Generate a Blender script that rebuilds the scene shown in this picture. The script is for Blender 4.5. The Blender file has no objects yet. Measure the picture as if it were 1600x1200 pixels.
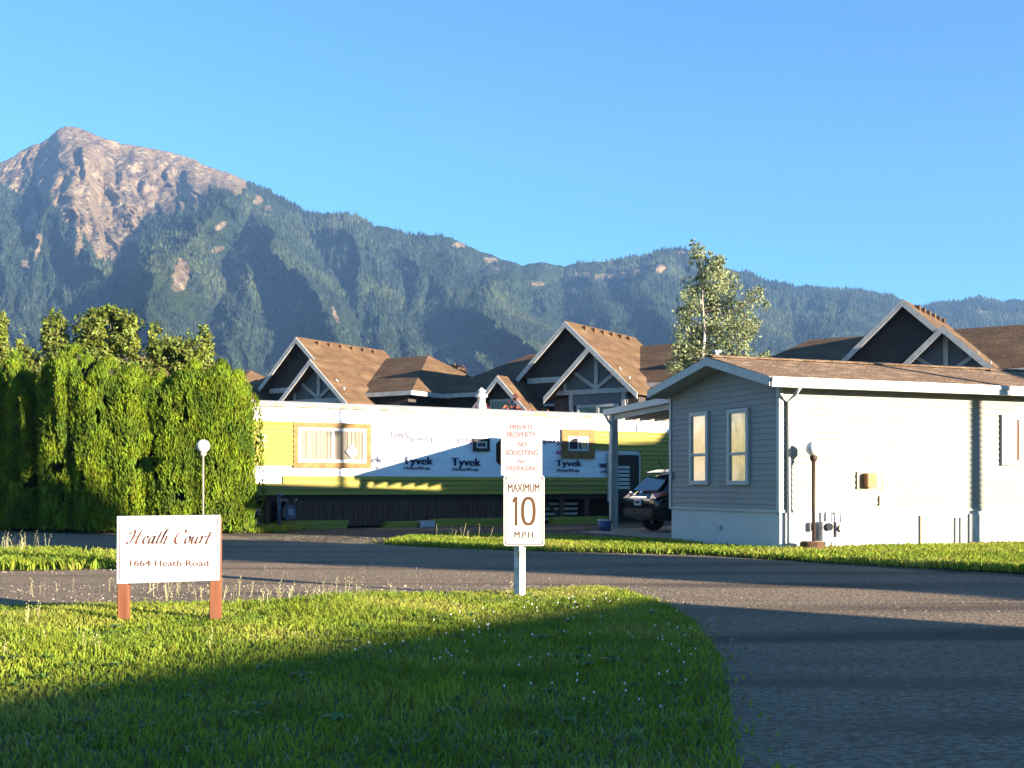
import bpy, bmesh, math, random
import numpy as np
from mathutils import Vector, Matrix
random.seed(7); rng = np.random.default_rng(7)
R = math.radians
scene = bpy.context.scene
C = scene.collection

# ------------------------------------------------------------------ camera, sky, sun, exposure
EYE, F, CX, HY = 1.22, 1800.0, 800.0, 762.0      # eye height (m), focal length in px of a 1600 px wide frame, horizon row
cam_d = bpy.data.cameras.new('camera'); cam = bpy.data.objects.new('camera', cam_d); C.objects.link(cam)
cam.location = (0, 0, EYE); cam.rotation_euler = (R(90), 0, 0)
cam_d.sensor_width = 36; cam_d.lens = 36 * F / 1600; cam_d.shift_y = (HY - 600) / 1600
cam_d.clip_start = 0.1; cam_d.clip_end = 9000
scene.camera = cam

SUN_AZ, SUN_EL = R(53), R(9.4)       # azimuth measured from straight behind the camera towards the right
SX, SY = math.sin(SUN_AZ), -math.cos(SUN_AZ)
sun_dir = Vector((SX * math.cos(SUN_EL), SY * math.cos(SUN_EL), math.sin(SUN_EL)))
w = bpy.data.worlds.new('World'); scene.world = w; w.use_nodes = True
nt = w.node_tree; nt.nodes.clear()
sky = nt.nodes.new('ShaderNodeTexSky'); sky.sky_type = 'NISHITA'; sky.sun_disc = False
sky.sun_elevation = SUN_EL; sky.sun_rotation = math.atan2(SX, SY)
sky.air_density = 1.0; sky.dust_density = 0.0; sky.ozone_density = 3.5
bg = nt.nodes.new('ShaderNodeBackground'); bg.inputs['Strength'].default_value = 0.073
wo = nt.nodes.new('ShaderNodeOutputWorld')
tint = nt.nodes.new('ShaderNodeMix'); tint.data_type = 'RGBA'; tint.blend_type = 'MULTIPLY'; tint.inputs[0].default_value = 1; tint.inputs[7].default_value = (.54, .85, 1.0, 1)
nt.links.new(sky.outputs[0], tint.inputs[6]); nt.links.new(tint.outputs[2], bg.inputs[0]); nt.links.new(bg.outputs[0], wo.inputs[0])
sl = bpy.data.lights.new('sun', 'SUN'); sl.energy = 5.0; sl.angle = R(0.5); sl.color = (1.0, 0.86, 0.66)
so = bpy.data.objects.new('sun', sl); C.objects.link(so); so.location = (40, -30, 30)
so.rotation_euler = sun_dir.to_track_quat('Z', 'Y').to_euler()
scene.view_settings.view_transform = 'Standard'; scene.view_settings.look = 'None'
scene.view_settings.exposure = 2.2; scene.view_settings.gamma = 1.0
scene.cycles.use_denoising = True
scene.cycles.max_bounces = 6; scene.cycles.transparent_max_bounces = 12; scene.cycles.volume_bounces = 0

# ------------------------------------------------------------------ helpers
def gp(px, py, z=0.0):
    """point of the ground seen at pixel (px, py) of the 1600x1200 photograph"""
    D = (EYE - z) * F / (py - HY)
    return Vector(((px - CX) / F * D, D, z))
def at(px, py, D):
    return Vector(((px - CX) / F * D, D, EYE + (HY - py) / F * D))

def nd(t, kind, **kw):
    n = t.nodes.new(kind)
    for k, v in kw.items(): setattr(n, k, v)
    return n
def pmat(name, c1, c2=None, scale=8.0, rough=0.8, bump=0.0, bscale=None, stretch=(1, 1, 1), spec=0.3, metal=0.0,
         detail=6.0, island=0.0, transl=0.0, c3=None, s3=1.5, map3=None):
    """principled material: two colours mixed by noise in object space, optional bump, per-island variation, translucency"""
    m = bpy.data.materials.new(name); m.use_nodes = True
    t = m.node_tree; b = t.nodes['Principled BSDF']; out = t.nodes['Material Output']; L = t.links.new
    b.inputs['Roughness'].default_value = rough; b.inputs['Metallic'].default_value = metal
    b.inputs['Specular IOR Level'].default_value = spec
    tc = nd(t, 'ShaderNodeTexCoord'); mp = nd(t, 'ShaderNodeMapping'); mp.inputs['Scale'].default_value = stretch
    L(tc.outputs['Object'], mp.inputs[0])
    def noise(s, d=detail):
        n = nd(t, 'ShaderNodeTexNoise'); n.inputs['Scale'].default_value = s; n.inputs['Detail'].default_value = d
        L(mp.outputs[0], n.inputs['Vector']); return n
    col = None
    if c2 is None: c2 = tuple(min(1, c * 0.82) for c in c1)
    mx = nd(t, 'ShaderNodeMix', data_type='RGBA')
    mx.inputs[6].default_value = (*c1, 1); mx.inputs[7].default_value = (*c2, 1)
    n1 = noise(scale); rp = nd(t, 'ShaderNodeValToRGB'); rp.color_ramp.elements[0].position = .36; rp.color_ramp.elements[1].position = .64
    L(n1.outputs[0], rp.inputs[0]); L(rp.outputs[0], mx.inputs[0]); col = mx.outputs[2]
    if c3 is not None:
        m3 = nd(t, 'ShaderNodeMix', data_type='RGBA'); n3 = noise(s3, 3.0)
        if map3:
            mp3 = nd(t, 'ShaderNodeMapping'); mp3.inputs['Rotation'].default_value = (0, 0, map3[0]); mp3.inputs['Scale'].default_value = (map3[1], map3[2], 1)
            L(tc.outputs['Object'], mp3.inputs[0]); L(mp3.outputs[0], n3.inputs['Vector'])
        r3 = nd(t, 'ShaderNodeValToRGB'); r3.color_ramp.elements[0].position = .5; r3.color_ramp.elements[1].position = .66
        L(n3.outputs[0], r3.inputs[0]); L(r3.outputs[0], m3.inputs[0]); L(col, m3.inputs[6]); m3.inputs[7].default_value = (*c3, 1)
        col = m3.outputs[2]
    if island:
        g = nd(t, 'ShaderNodeNewGeometry'); hs = nd(t, 'ShaderNodeHueSaturation')
        mr = nd(t, 'ShaderNodeMapRange'); mr.inputs[3].default_value = 1 - island; mr.inputs[4].default_value = 1 + island
        L(g.outputs['Random Per Island'], mr.inputs[0]); L(mr.outputs[0], hs.inputs['Value'])
        m2 = nd(t, 'ShaderNodeMapRange'); m2.inputs[3].default_value = .5 - island * .07; m2.inputs[4].default_value = .5 + island * .05
        L(g.outputs['Random Per Island'], m2.inputs[0]); L(m2.outputs[0], hs.inputs['Hue'])
        L(col, hs.inputs['Color']); col = hs.outputs[0]
    L(col, b.inputs['Base Color'])
    if bump:
        bp = nd(t, 'ShaderNodeBump'); bp.inputs['Strength'].default_value = 1.0; bp.inputs['Distance'].default_value = bump
        n2 = noise(bscale or scale, 4.0); L(n2.outputs[0], bp.inputs['Height']); L(bp.outputs[0], b.inputs['Normal'])
    if transl:
        tr = nd(t, 'ShaderNodeBsdfTranslucent'); L(col, tr.inputs[0]); ms = nd(t, 'ShaderNodeMixShader'); ms.inputs[0].default_value = transl
        L(b.outputs[0], ms.inputs[1]); L(tr.outputs[0], ms.inputs[2]); L(ms.outputs[0], out.inputs['Surface'])
    return m

def link(name, mesh, m, parent=None, loc=None):
    o = bpy.data.objects.new(name, mesh); C.objects.link(o)
    if m is not None:
        for mm in (m if isinstance(m, (list, tuple)) else [m]): mesh.materials.append(mm)
    if parent is not None: o.parent = parent
    if loc is not None: o.location = loc
    return o
def tag(o, label=None, cat=None, group=None, kind=None):
    if label: o['label'] = label
    if cat: o['category'] = cat
    if group: o['group'] = group
    if kind: o['kind'] = kind
    return o
def thing(name, label, cat, loc=(0, 0, 0), rz=0.0, group=None):
    o = bpy.data.objects.new(name, None); C.objects.link(o); o.location = loc; o.rotation_euler = (0, 0, rz)
    o.empty_display_size = .2
    return tag(o, label, cat, group)
def copy_tree(o, parent=None):
    c = o.copy(); C.objects.link(c); c.parent = parent
    for ch in list(o.children): copy_tree(ch, c)
    return c

class MB:
    """collects shapes; build() links them as ONE mesh object"""
    def __init__(s): s.v = []; s.f = []; s.sm = []
    def add(s, vs, fs, smooth=False):
        k = len(s.v); s.v += [tuple(v) for v in vs]; s.f += [tuple(i + k for i in f) for f in fs]; s.sm += [smooth] * len(fs); return s
    def box(s, x0, x1, y0, y1, z0, z1):
        return s.add([(x0,y0,z0),(x1,y0,z0),(x1,y1,z0),(x0,y1,z0),(x0,y0,z1),(x1,y0,z1),(x1,y1,z1),(x0,y1,z1)],
                     [(0,3,2,1),(4,5,6,7),(0,1,5,4),(1,2,6,5),(2,3,7,6),(3,0,4,7)])
    def prism(s, poly, d):
        """closed polygon of 3-D points pushed along d"""
        d = Vector(d); n = len(poly); a = [Vector(p) for p in poly]; b = [p + d for p in a]
        return s.add(a + b, [tuple(range(n - 1, -1, -1)), tuple(range(n, 2 * n))] + [(i, (i+1) % n, (i+1) % n + n, i + n) for i in range(n)])
    def bar(s, p, q, wdt, dep, up=(0, 0, 1)):
        """rectangular bar from p to q, wdt across, dep along up"""
        p, q = Vector(p), Vector(q); t = (q - p).normalized(); a = t.cross(Vector(up))
        if a.length < 1e-4: a = t.cross(Vector((1, 0, 0)))
        a.normalize(); u = a.cross(t).normalized(); a = a * wdt / 2; u = u * dep / 2
        return s.prism([p - a - u, p + a - u, p + a + u, p - a + u], q - p)
    def tube(s, pts, r, n=10, cap=True):
        pts = [Vector(p) for p in pts]; rs = r if isinstance(r, (list, tuple)) else [r] * len(pts); vs = []; fs = []
        for i, p in enumerate(pts):
            t = (pts[min(i+1, len(pts)-1)] - pts[max(i-1, 0)]).normalized()
            a = t.cross(Vector((0, 0, 1)) if abs(t.z) < .95 else Vector((1, 0, 0))).normalized(); b = t.cross(a)
            vs += [p + (a * math.cos(6.28318 * k / n) + b * math.sin(6.28318 * k / n)) * rs[i] for k in range(n)]
        for i in range(len(pts) - 1):
            fs += [(i*n+k, i*n+(k+1) % n, (i+1)*n+(k+1) % n, (i+1)*n+k) for k in range(n)]
        s.add(vs, fs, True)
        if cap: s.add(vs[:n], [tuple(range(n))]); s.add(vs[-n:], [tuple(range(n - 1, -1, -1))])
        return s
    def lathe(s, c, prof, n=20):
        c = Vector(c); vs = []; fs = []
        for r, z in prof: vs += [c + Vector((r * math.cos(6.28318*k/n), r * math.sin(6.28318*k/n), z)) for k in range(n)]
        for i in range(len(prof) - 1): fs += [(i*n+k, i*n+(k+1) % n, (i+1)*n+(k+1) % n, (i+1)*n+k) for k in range(n)]
        return s.add(vs, fs, True)
    def ball(s, c, r, n=20, sq=(1, 1, 1)):
        m = n // 2; c = Vector(c); vs = []; fs = []
        for i in range(m + 1):
            a = math.pi * i / m
            vs += [c + Vector((r*sq[0]*math.sin(a)*math.cos(6.28318*k/n), r*sq[1]*math.sin(a)*math.sin(6.28318*k/n), -r*sq[2]*math.cos(a))) for k in range(n)]
        for i in range(m): fs += [(i*n+k, i*n+(k+1) % n, (i+1)*n+(k+1) % n, (i+1)*n+k) for k in range(n)]
        return s.add(vs, fs, True)
    def mesh(s, vs, fs, M):
        return s.add([M @ Vector(v) for v in vs], fs)
    def build(s, name, m, parent=None, loc=None, bevel=0.0):
        me = bpy.data.meshes.new(name); me.from_pydata(s.v, [], s.f); me.polygons.foreach_set('use_smooth', s.sm)
        bm = bmesh.new(); bm.from_mesh(me)
        bmesh.ops.remove_doubles(bm, verts=bm.verts, dist=1e-5)
        bmesh.ops.recalc_face_normals(bm, faces=bm.faces)
        if bevel:
            es = [e for e in bm.edges if len(e.link_faces) == 2 and e.calc_face_angle(0) > .5]
            bmesh.ops.bevel(bm, geom=es, offset=bevel, segments=2, affect='EDGES', clamp_overlap=True)
        bm.to_mesh(me); bm.free()
        return link(name, me, m, parent, loc)

def fast_mesh(name, verts, quads=None, tris=None, smooth=False):
    verts = np.asarray(verts, dtype=np.float32).reshape(-1, 3)
    quads = np.zeros((0, 4), np.int32) if quads is None else np.asarray(quads, np.int32).reshape(-1, 4)
    tris = np.zeros((0, 3), np.int32) if tris is None else np.asarray(tris, np.int32).reshape(-1, 3)
    me = bpy.data.meshes.new(name); me.vertices.add(len(verts)); me.vertices.foreach_set('co', verts.ravel())
    loops = np.concatenate([quads.ravel(), tris.ravel()]); nq, ntr = len(quads), len(tris)
    me.loops.add(len(loops)); me.loops.foreach_set('vertex_index', loops.astype(np.int32))
    me.polygons.add(nq + ntr)
    st = np.concatenate([np.arange(nq) * 4, nq * 4 + np.arange(ntr) * 3]).astype(np.int32)
    me.polygons.foreach_set('loop_start', st)
    me.polygons.foreach_set('use_smooth', np.full(nq + ntr, smooth))
    me.update(calc_edges=True); return me

def text_geo(body, shear=0.0, spacing=1.0):
    """letters of the built-in font as flat mesh: vertices (cap height 1, centred on x) and faces"""
    cu = bpy.data.curves.new('txt', 'FONT'); cu.body = body; cu.size = 1.4; cu.align_x = 'CENTER'; cu.shear = shear; cu.space_character = spacing
    cu.resolution_u = 4
    o = bpy.data.objects.new('txt', cu); C.objects.link(o)
    me = bpy.data.meshes.new_from_object(o.evaluated_get(bpy.context.evaluated_depsgraph_get()))
    vs = [tuple(v.co) for v in me.vertices]; fs = [tuple(p.vertices) for p in me.polygons]
    bpy.data.objects.remove(o); bpy.data.curves.remove(cu); bpy.data.meshes.remove(me)
    return vs, fs
def put_text(mb, body, cx, cz, wid, hgt, y, turn=False, shear=0.0, bold=0.0):
    """lettering on the plane y=const of a frame whose x runs right and z up; wid x hgt is its box"""
    vs, fs = text_geo(body, shear)
    xs = [v[0] for v in vs]; x0, x1 = min(xs), max(xs)
    sx = wid / (x1 - x0); s = -1 if turn else 1; fs = [f[::-1] if False else f for f in fs]
    for dx in ([0] if not bold else [-bold, 0, bold]):
        yy = y - (0.0004 * (dx > 0)) + 0.0004 * (dx < 0)
        mb.add([(cx + dx + s * (v[0] - (x0 + x1) / 2) * sx, yy, cz + s * (v[1] - .5) * hgt) for v in vs], fs)

# value noise in numpy
def vnoise(x, y, seed=0):
    xi = np.floor(x).astype(np.int64); yi = np.floor(y).astype(np.int64); fx = x - xi; fy = y - yi
    fx = fx * fx * (3 - 2 * fx); fy = fy * fy * (3 - 2 * fy)
    def h(a, b):
        n = (a * 374761393 + b * 668265263 + seed * 1274126177) & 0x7fffffff
        n = ((n ^ (n >> 13)) * 1274126177) & 0x7fffffff
        return ((n ^ (n >> 16)) & 0xffff) / 65535.0
    return (h(xi, yi) * (1 - fx) + h(xi + 1, yi) * fx) * (1 - fy) + (h(xi, yi + 1) * (1 - fx) + h(xi + 1, yi + 1) * fx) * fy
def fbm(x, y, seed=0, o=4):
    s = 0; a = .5
    for i in range(o): s = s + a * vnoise(x * 2**i, y * 2**i, seed + i * 17); a *= .5
    return s
def inside(px, py, poly):
    r = np.zeros(len(px), bool); n = len(poly)
    for i in range(n):
        x1, y1 = poly[i][0], poly[i][1]; x2, y2 = poly[i-1][0], poly[i-1][1]
        c = ((y1 > py) != (y2 > py)); xx = (x2 - x1) * (py - y1) / (y2 - y1 + 1e-12) + x1
        r ^= c & (px < xx)
    return r
def sample_poly(poly, dens, n_max=120000):
    xs = [p[0] for p in poly]; ys = [p[1] for p in poly]
    n = int((max(xs) - min(xs)) * (max(ys) - min(ys)) * dens); n = min(n, 900000)
    x = rng.uniform(min(xs), max(xs), n); y = rng.uniform(min(ys), max(ys), n)
    k = inside(x, y, poly) & (np.abs(x) < 0.53 * y + 2.8); x, y = x[k], y[k]
    return x[:n_max], y[:n_max]

# ------------------------------------------------------------------ materials
M = {}
M['dirt'] = pmat('gravel_ground', (.19, .155, .12), (.12, .10, .08), 3.0, .95, .12, 40, c3=(.26, .22, .16), s3=.4, spec=.03)
M['road'] = pmat('chipped_asphalt', (.58, .44, .32), (.27, .21, .16), 42.0, .9, .2, 48, detail=4, c3=(.22, .175, .14), s3=.9, map3=(R(30), .13, 1.1), stretch=(.55, 1, 1), spec=.03)
M['soil'] = pmat('lawn_soil', (.10, .11, .03), (.06, .075, .02), 6.0, .95, .03, 30)
M['grass'] = pmat('grass_blades', (.26, .315, .03), (.14, .205, .02), 1.3, .7, island=.4, transl=.4, spec=.2, c3=(.33, .33, .06), s3=.6)
M['drygrass'] = pmat('seed_heads', (.38, .35, .2), (.28, .26, .12), 3, .8, island=.25, transl=.2)
M['flower'] = pmat('clover_flower', (.7, .7, .68), None, 3, .8)
M['hedge'] = pmat('cedar_foliage', (.165, .225, .012), (.07, .12, .012), 1.6, .75, island=.45, transl=.22, spec=.15)
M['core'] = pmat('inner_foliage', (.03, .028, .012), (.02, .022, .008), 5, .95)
M['leaf'] = pmat('broad_leaves', (.17, .20, .028), (.085, .115, .018), 1.2, .6, island=.45, transl=.3)
M['leafbirch'] = pmat('birch_leaves', (.27, .30, .15), (.16, .19, .09), 1.2, .6, island=.45, transl=.3)
M['leafdark'] = pmat('dark_leaves', (.035, .05, .015), (.02, .03, .01), 3, .6, island=.4, transl=.15)
M['leafred'] = pmat('red_leaves', (.2, .05, .04), (.13, .035, .03), 3, .6, island=.4, transl=.2)
M['leafbrown'] = pmat('bronze_leaves', (.10, .05, .02), (.06, .035, .015), 3, .6, island=.4, transl=.2)
M['bark'] = pmat('bark', (.09, .065, .045), (.05, .04, .03), 12, .9, .02, 20)
M['birchbark'] = pmat('birch_bark', (.6, .52, .45), (.25, .2, .17), 6, .8, stretch=(1, 1, .3))
M['siding'] = pmat('shaded_tone_lap_siding', (.26, .25, .25), (.24, .235, .238), 3.0, .6, c3=(.225, .22, .225), s3=.8)  # same siding as the front wall, its tone set for the shaded gable
M['siding_sun'] = pmat('sunlit_tone_lap_siding', (.245, .24, .21), (.23, .226, .2), 2.0, .65, c3=(.21, .2, .17), s3=.6)  # front copy of that siding, warmer tone for the sunlit side
M['skirt'] = pmat('white_skirting', (.5, .5, .52), (.46, .46, .48), 2.0, .6)
M['trim'] = pmat('white_trim', (.44, .44, .44), (.40, .40, .40), 3.0, .5)
M['trimgrey'] = pmat('weathered_trim', (.5, .48, .46), (.38, .37, .36), 4.0, .7)
M['soffit'] = pmat('soffit', (.42, .42, .41), (.36, .36, .35), 4.0, .7)
M['roof'] = pmat('brown_shingles', (.20, .12, .07), (.12, .075, .045), 9.0, .9, .03, 14, c3=(.27, .18, .11), s3=3.0)
M['troof'] = pmat('townhouse_shingles', (.115, .064, .031), (.07, .041, .022), 1.6, .9, .03, 6, c3=(.135, .085, .047), s3=.8, stretch=(1, 1, 3.5))
M['charcoal'] = pmat('charcoal_siding', (.06, .049, .045), (.045, .038, .036), 2.0, .8)
M['greywall'] = pmat('grey_wall', (.15, .155, .165), (.13, .135, .145), 2.0, .8)
M['rock'] = None
M['wrap'] = pmat('house_wrap', (.74, .75, .8), (.66, .675, .74), 1.2, .45, .03, 2.2, stretch=(.5, 1, 2.2))
M['yellow'] = pmat('yellow_siding', (.29, .255, .032), (.23, .20, .03), 1.6, .6, c3=(.19, .155, .04), s3=1.0, stretch=(.2, 1, 7))  # sideways streaks of tone stand in for shade lines between the laps
M['yellowwood'] = pmat('pine_trim', (.25, .135, .04), (.16, .085, .026), 5.0, .7, stretch=(1, 1, 1))
M['darkwood'] = pmat('dark_planks', (.085, .03, .02), (.10, .06, .045), 4.0, .85, .01, 20, stretch=(6, 1, .4))
M['darkframe'] = pmat('dark_frame', (.03, .02, .017), (.02, .015, .013), 4, .7)
M['rust'] = pmat('rusty_edge', (.33, .22, .12), (.5, .42, .32), 3.0, .8, stretch=(1, 1, 1))
M['metalroof'] = pmat('roof_coating', (.5, .48, .45), (.4, .38, .35), 1.5, .7)
M['blueink'] = pmat('navy_ink', (.008, .012, .06), None, 3, .6)
M['greyink'] = pmat('grey_ink', (.10, .09, .14), (.17, .155, .21), 3, .6)
M['pinkink'] = pmat('pink_ink', (.5, .12, .3), None, 3, .6)
M['glassdark'] = pmat('dark_glass', (.012, .015, .02), (.02, .02, .025), 2, .06, spec=.8)
M['glassmirror'] = pmat('reflective_glass', (.66, .61, .59), (.54, .5, .49), 1.5, .22, spec=.8, metal=1.0, bump=.012, bscale=1.6)
M['curtain'] = pmat('cream_curtain', (.26, .235, .195), (.15, .12, .085), 2.0, .9, stretch=(7, 1, .05))
M['redpost'] = pmat('red_stained_wood', (.19, .07, .034), (.13, .045, .024), 3.0, .75, stretch=(4, 4, .4))
M['white'] = pmat('sign_white', (.47, .48, .52), (.44, .45, .495), 2.0, .5)
M['signwhite'] = pmat('sheet_white', (.5, .51, .505), (.45, .46, .445), 3.0, .45)
M['noticewhite'] = pmat('notice_white', (.36, .35, .37), (.33, .32, .34), 3.0, .5)
M['oldwhite'] = pmat('peeling_white_paint', (.62, .61, .6), (.45, .43, .4), 4.0, .7, c3=(.32, .27, .2), s3=7)
M['brownink'] = pmat('faded_brown_ink', (.085, .035, .01), (.055, .024, .008), 8, .6)
M['scriptink'] = pmat('maroon_ink', (.13, .035, .01), (.07, .02, .01), 8, .6)
M['faintink'] = pmat('faded_red_ink', (.22, .06, .055), (.14, .035, .03), 5, .6)
M['maroon'] = pmat('maroon_back', (.05, .008, .01), (.03, .006, .008), 4, .5)
M['darkpole'] = pmat('dark_pole', (.045, .02, .015), (.03, .015, .012), 5, .6)
M['palepole'] = pmat('pale_pole', (.45, .38, .3), (.3, .25, .2), 5, .6)
M['globe'] = pmat('globe_glass', (.72, .68, .64), (.66, .62, .6), 2, .3)
M['stump'] = pmat('stump_wood', (.12, .06, .03), (.06, .03, .018), 5, .9, .02, 14, stretch=(3, 3, .5))
M['meter'] = pmat('grey_meter', (.27, .27, .3), (.2, .2, .23), 4, .5)
M['meterblue'] = pmat('blue_grey_meter', (.10, .12, .17), (.06, .07, .1), 4, .5)
M['tan'] = pmat('tan_plastic', (.42, .32, .2), (.34, .25, .15), 3, .6)
M['orange'] = pmat('orange_brown', (.3, .15, .05), (.22, .11, .04), 3, .6)
M['carblack'] = pmat('black_car_paint', (.012, .013, .017), (.01, .011, .014), 2, .12, spec=.8)
M['carglass'] = pmat('car_glass', (.008, .012, .022), None, 2, .04, spec=1.0)
M['chrome'] = pmat('chrome', (.6, .62, .66), None, 2, .12, metal=1.0)
M['rubber'] = pmat('rubber', (.012, .012, .012), None, 4, .9)
M['blackplastic'] = pmat('black_plastic', (.02, .02, .022), None, 4, .6)
M['taillight'] = pmat('tail_light', (.4, .05, .04), (.45, .12, .1), 5, .15, spec=.7)
M['bluepaint'] = pmat('blue_pot', (.06, .09, .22), None, 3, .5)
# ------------------------------------------------------------------ mountains
SKYL = [(-420,430),(-200,330),(-60,275),(0,254),(20,247),(32,236),(75,217),(92,202),(108,197),(122,198),(150,212),(200,226),(262,237),(300,248),
        (330,262),(365,272),(400,290),(440,308),(475,330),(500,335),(545,335),(575,344),(583,353),(600,353),(640,366),(700,370),(730,385),(760,396),
        (800,410),(815,414),(850,410),(882,416),(900,412),(940,408),(1000,402),(1035,390),(1062,388),(1085,395),(1130,418),(1160,424),(1200,440),
        (1250,450),(1300,452),(1350,455),(1395,464),(1418,478),(1440,480),(1480,473),(1528,466),(1560,473),(1600,474),(1800,480),(2100,500)]
NU, NV = 620, 230
pxu = np.linspace(-330, 1930, NU)
skyl = np.interp(pxu, [p[0] for p in SKYL], [p[1] for p in SKYL])
skyl = skyl + (fbm(pxu / 16, pxu * 0, 3) - .5) * 5 + (fbm(pxu / 5, pxu * 0, 8, 2) - .4) * 2.5 * (pxu > 380)
tv = np.linspace(0, 1, NV) ** .9
PX, T = np.meshgrid(pxu, tv, indexing='ij')
YB = 640.0
Y = YB + (skyl[:, None] - YB) * T
crest = np.interp(pxu, [-330, 300, 700, 880, 1200, 1400, 1440, 1930], [2150, 2200, 2150, 2300, 2350, 2350, 2550, 2550])[:, None]
D = 880 + (crest - 880) * T
# spurs: tent-shaped ridges running down from the crest (pixel path, half width, height towards the camera)
SP = [([(-40,300),(10,400),(-10,520),(0,640)], 70, 70), ([(110,197),(112,260),(70,330),(45,420),(30,520),(60,640)], 45, 55),
      ([(112,205),(125,270),(112,320),(140,400),(170,480),(190,640)], 55, 75), ([(200,228),(190,300),(205,360)], 35, 40),
      ([(378,278),(352,310),(318,338),(288,372),(262,410),(240,480),(250,640)], 100, 210), ([(440,308),(400,380),(380,470),(350,640)], 50, 70),
      ([(400,330),(440,400),(500,470),(540,560),(550,640)], 55, 150), ([(545,335),(560,400),(590,470),(610,640)], 60, 80),
      ([(640,366),(660,420),(640,500),(650,640)], 50, 55), ([(700,372),(690,450),(730,520),(790,640)], 60, 70),
      ([(818,414),(790,436),(766,452),(752,485),(800,520),(860,560),(900,640)], 85, 190), ([(940,410),(930,450),(960,500),(1010,640)], 60, 60),
      ([(1050,388),(1005,430),(1010,480),(1060,530),(1090,640)], 60, 90), ([(1200,440),(1170,480),(1180,560),(1200,640)], 60, 70),
      ([(1330,455),(1300,500),(1330,560),(1350,640)], 60, 70), ([(1528,466),(1490,500),(1500,560),(1500,640)], 55, 60),
      ([(1700,470),(1660,520),(1660,640)], 60, 60), ([(285,400),(300,470),(330,560),(330,640)], 40, 45)]
spur = np.zeros_like(D)
wob = (fbm(PX / 60, Y / 45, 31) - .5) * 46
for path, hw, amp in SP:
    py = [p[1] for p in path]; xx = [p[0] for p in path]
    cx = np.interp(Y, py, xx); d = np.abs(PX + wob - cx)
    fade = np.clip((Y - py[0] + 25) / 50, 0, 1) * np.clip((py[-1] + 40 - Y) / 60, 0, 1)
    spur = np.maximum(spur, amp * np.clip(1 - d / hw, 0, 1) * fade)
# gullies and rough ground that run down the slope
gul = np.abs(fbm((PX + wob * 1.3 - (Y - 400) * .12) / 26, Y / 95, 5, 4) - .47) * 2
gul2 = np.abs(fbm((PX + wob + (Y - 400) * .2) / 9, Y / 34, 9, 3) - .45) * 2
top = np.clip((Y - skyl[:, None]) / 26, 0, 1)
D2 = D - spur * top * 1.9 + (gul * 100 + gul2 * 50) * (.15 + .85 * top) - (fbm(PX / 90, Y / 70, 2) - .5) * 90 * top
X = (PX - CX) / F * D2; Z = EYE + (HY - Y) / F * D2
# bare rock: the summit block with scree tongues, and small clearings lower down
rl = np.interp(pxu, [-330,0,40,75,95,110,135,150,180,200,235,262,300,340,365,378,400,2000], [300,288,286,304,362,380,408,394,404,384,356,330,326,310,296,286,276,150])[:, None]
rn = (fbm((PX - (Y - 300) * .25) / 16, Y / 40, 12, 4) - .5) * 120
rock = np.clip((rl - Y + rn) / 16 + .5, 0, 1) * (PX < 420)
def patch(cx, cy, rx, ry, s=1.0, lean=0.0):
    global rock
    q = ((PX - cx - lean * (Y - cy)) / rx) ** 2 + ((Y - cy) / ry) ** 2 + (fbm(PX / 6, Y / 7, int(cx), 3) - .5) * 2.2
    rock = np.maximum(rock, np.clip((1.1 - q) * 1.6, 0, 1) * s)
for a in [(281,430,14,28,.9), (50,345,9,24,.8,-.3), (56,385,8,24,.8,-.2), (40,420,9,14,.6), (118,375,16,22,.9), (180,385,11,24,.8), (120,395,6,26,.8), (715,384,12,6,.7), (765,408,14,6,.6), (775,420,12,5,.5),
          (465,478,7,11,.6), (524,492,5,18,.6,.3), (838,444,14,5,.5), (912,428,16,5,.6), (940,432,16,6,.6), (968,430,18,7,.6), (1000,424,16,7,.7), (1030,420,14,9,.6), (1060,395,14,4,.6), (1048,402,5,7,.5),
          (514,372,8,8,.5), (542,380,9,10,.5), (612,382,10,3,.4), (405,312,9,8,.7), (345,352,7,10,.6,-.6), (340,390,10,8,.5,-.6), (1490,495,16,7,.4), (1530,488,14,5,.4), (1232,490,5,8,.4), (1335,470,6,7,.4), (690,425,12,5,.35), (420,325,7,6,.5), (900,465,10,7,.3)]:
    patch(*a)
rock = np.clip(rock, 0, 1)
verts = np.stack([X, D2, Z], -1)
back = verts[:, -1].copy(); back[:, 1] += 500; back[:, 0] *= (back[:, 1] / verts[:, -1, 1]); back[:, 2] -= 420
verts = np.concatenate([verts, back[:, None]], 1); NR = NV + 1
foot = verts[:, 0].copy(); foot[:, 2] = -1
verts[:, 0] = foot
idx = np.arange(NU * NR).reshape(NU, NR)
q = np.stack([idx[:-1, :-1], idx[1:, :-1], idx[1:, 1:], idx[:-1, 1:]], -1).reshape(-1, 4)
mm = fast_mesh('mountain', verts.reshape(-1, 3), q, smooth=True)
at_ = mm.attributes.new('rock', 'FLOAT', 'POINT')
at_.data.foreach_set('value', np.concatenate([rock, rock[:, -1:]], 1).astype(np.float32).ravel())
m = bpy.data.materials.new('mountain_ground'); m.use_nodes = True; t = m.node_tree; b = t.nodes['Principled BSDF']; L = t.links.new
b.inputs['Roughness'].default_value = .95; b.inputs['Specular IOR Level'].default_value = .1
tc = nd(t, 'ShaderNodeTexCoord')
def mnoise(scale, stretch, det=8):
    mp = nd(t, 'ShaderNodeMapping'); mp.inputs['Scale'].default_value = stretch; L(tc.outputs['Object'], mp.inputs[0])
    n = nd(t, 'ShaderNodeTexNoise'); n.inputs['Scale'].default_value = scale; n.inputs['Detail'].default_value = det; L(mp.outputs[0], n.inputs['Vector']); return n
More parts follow.
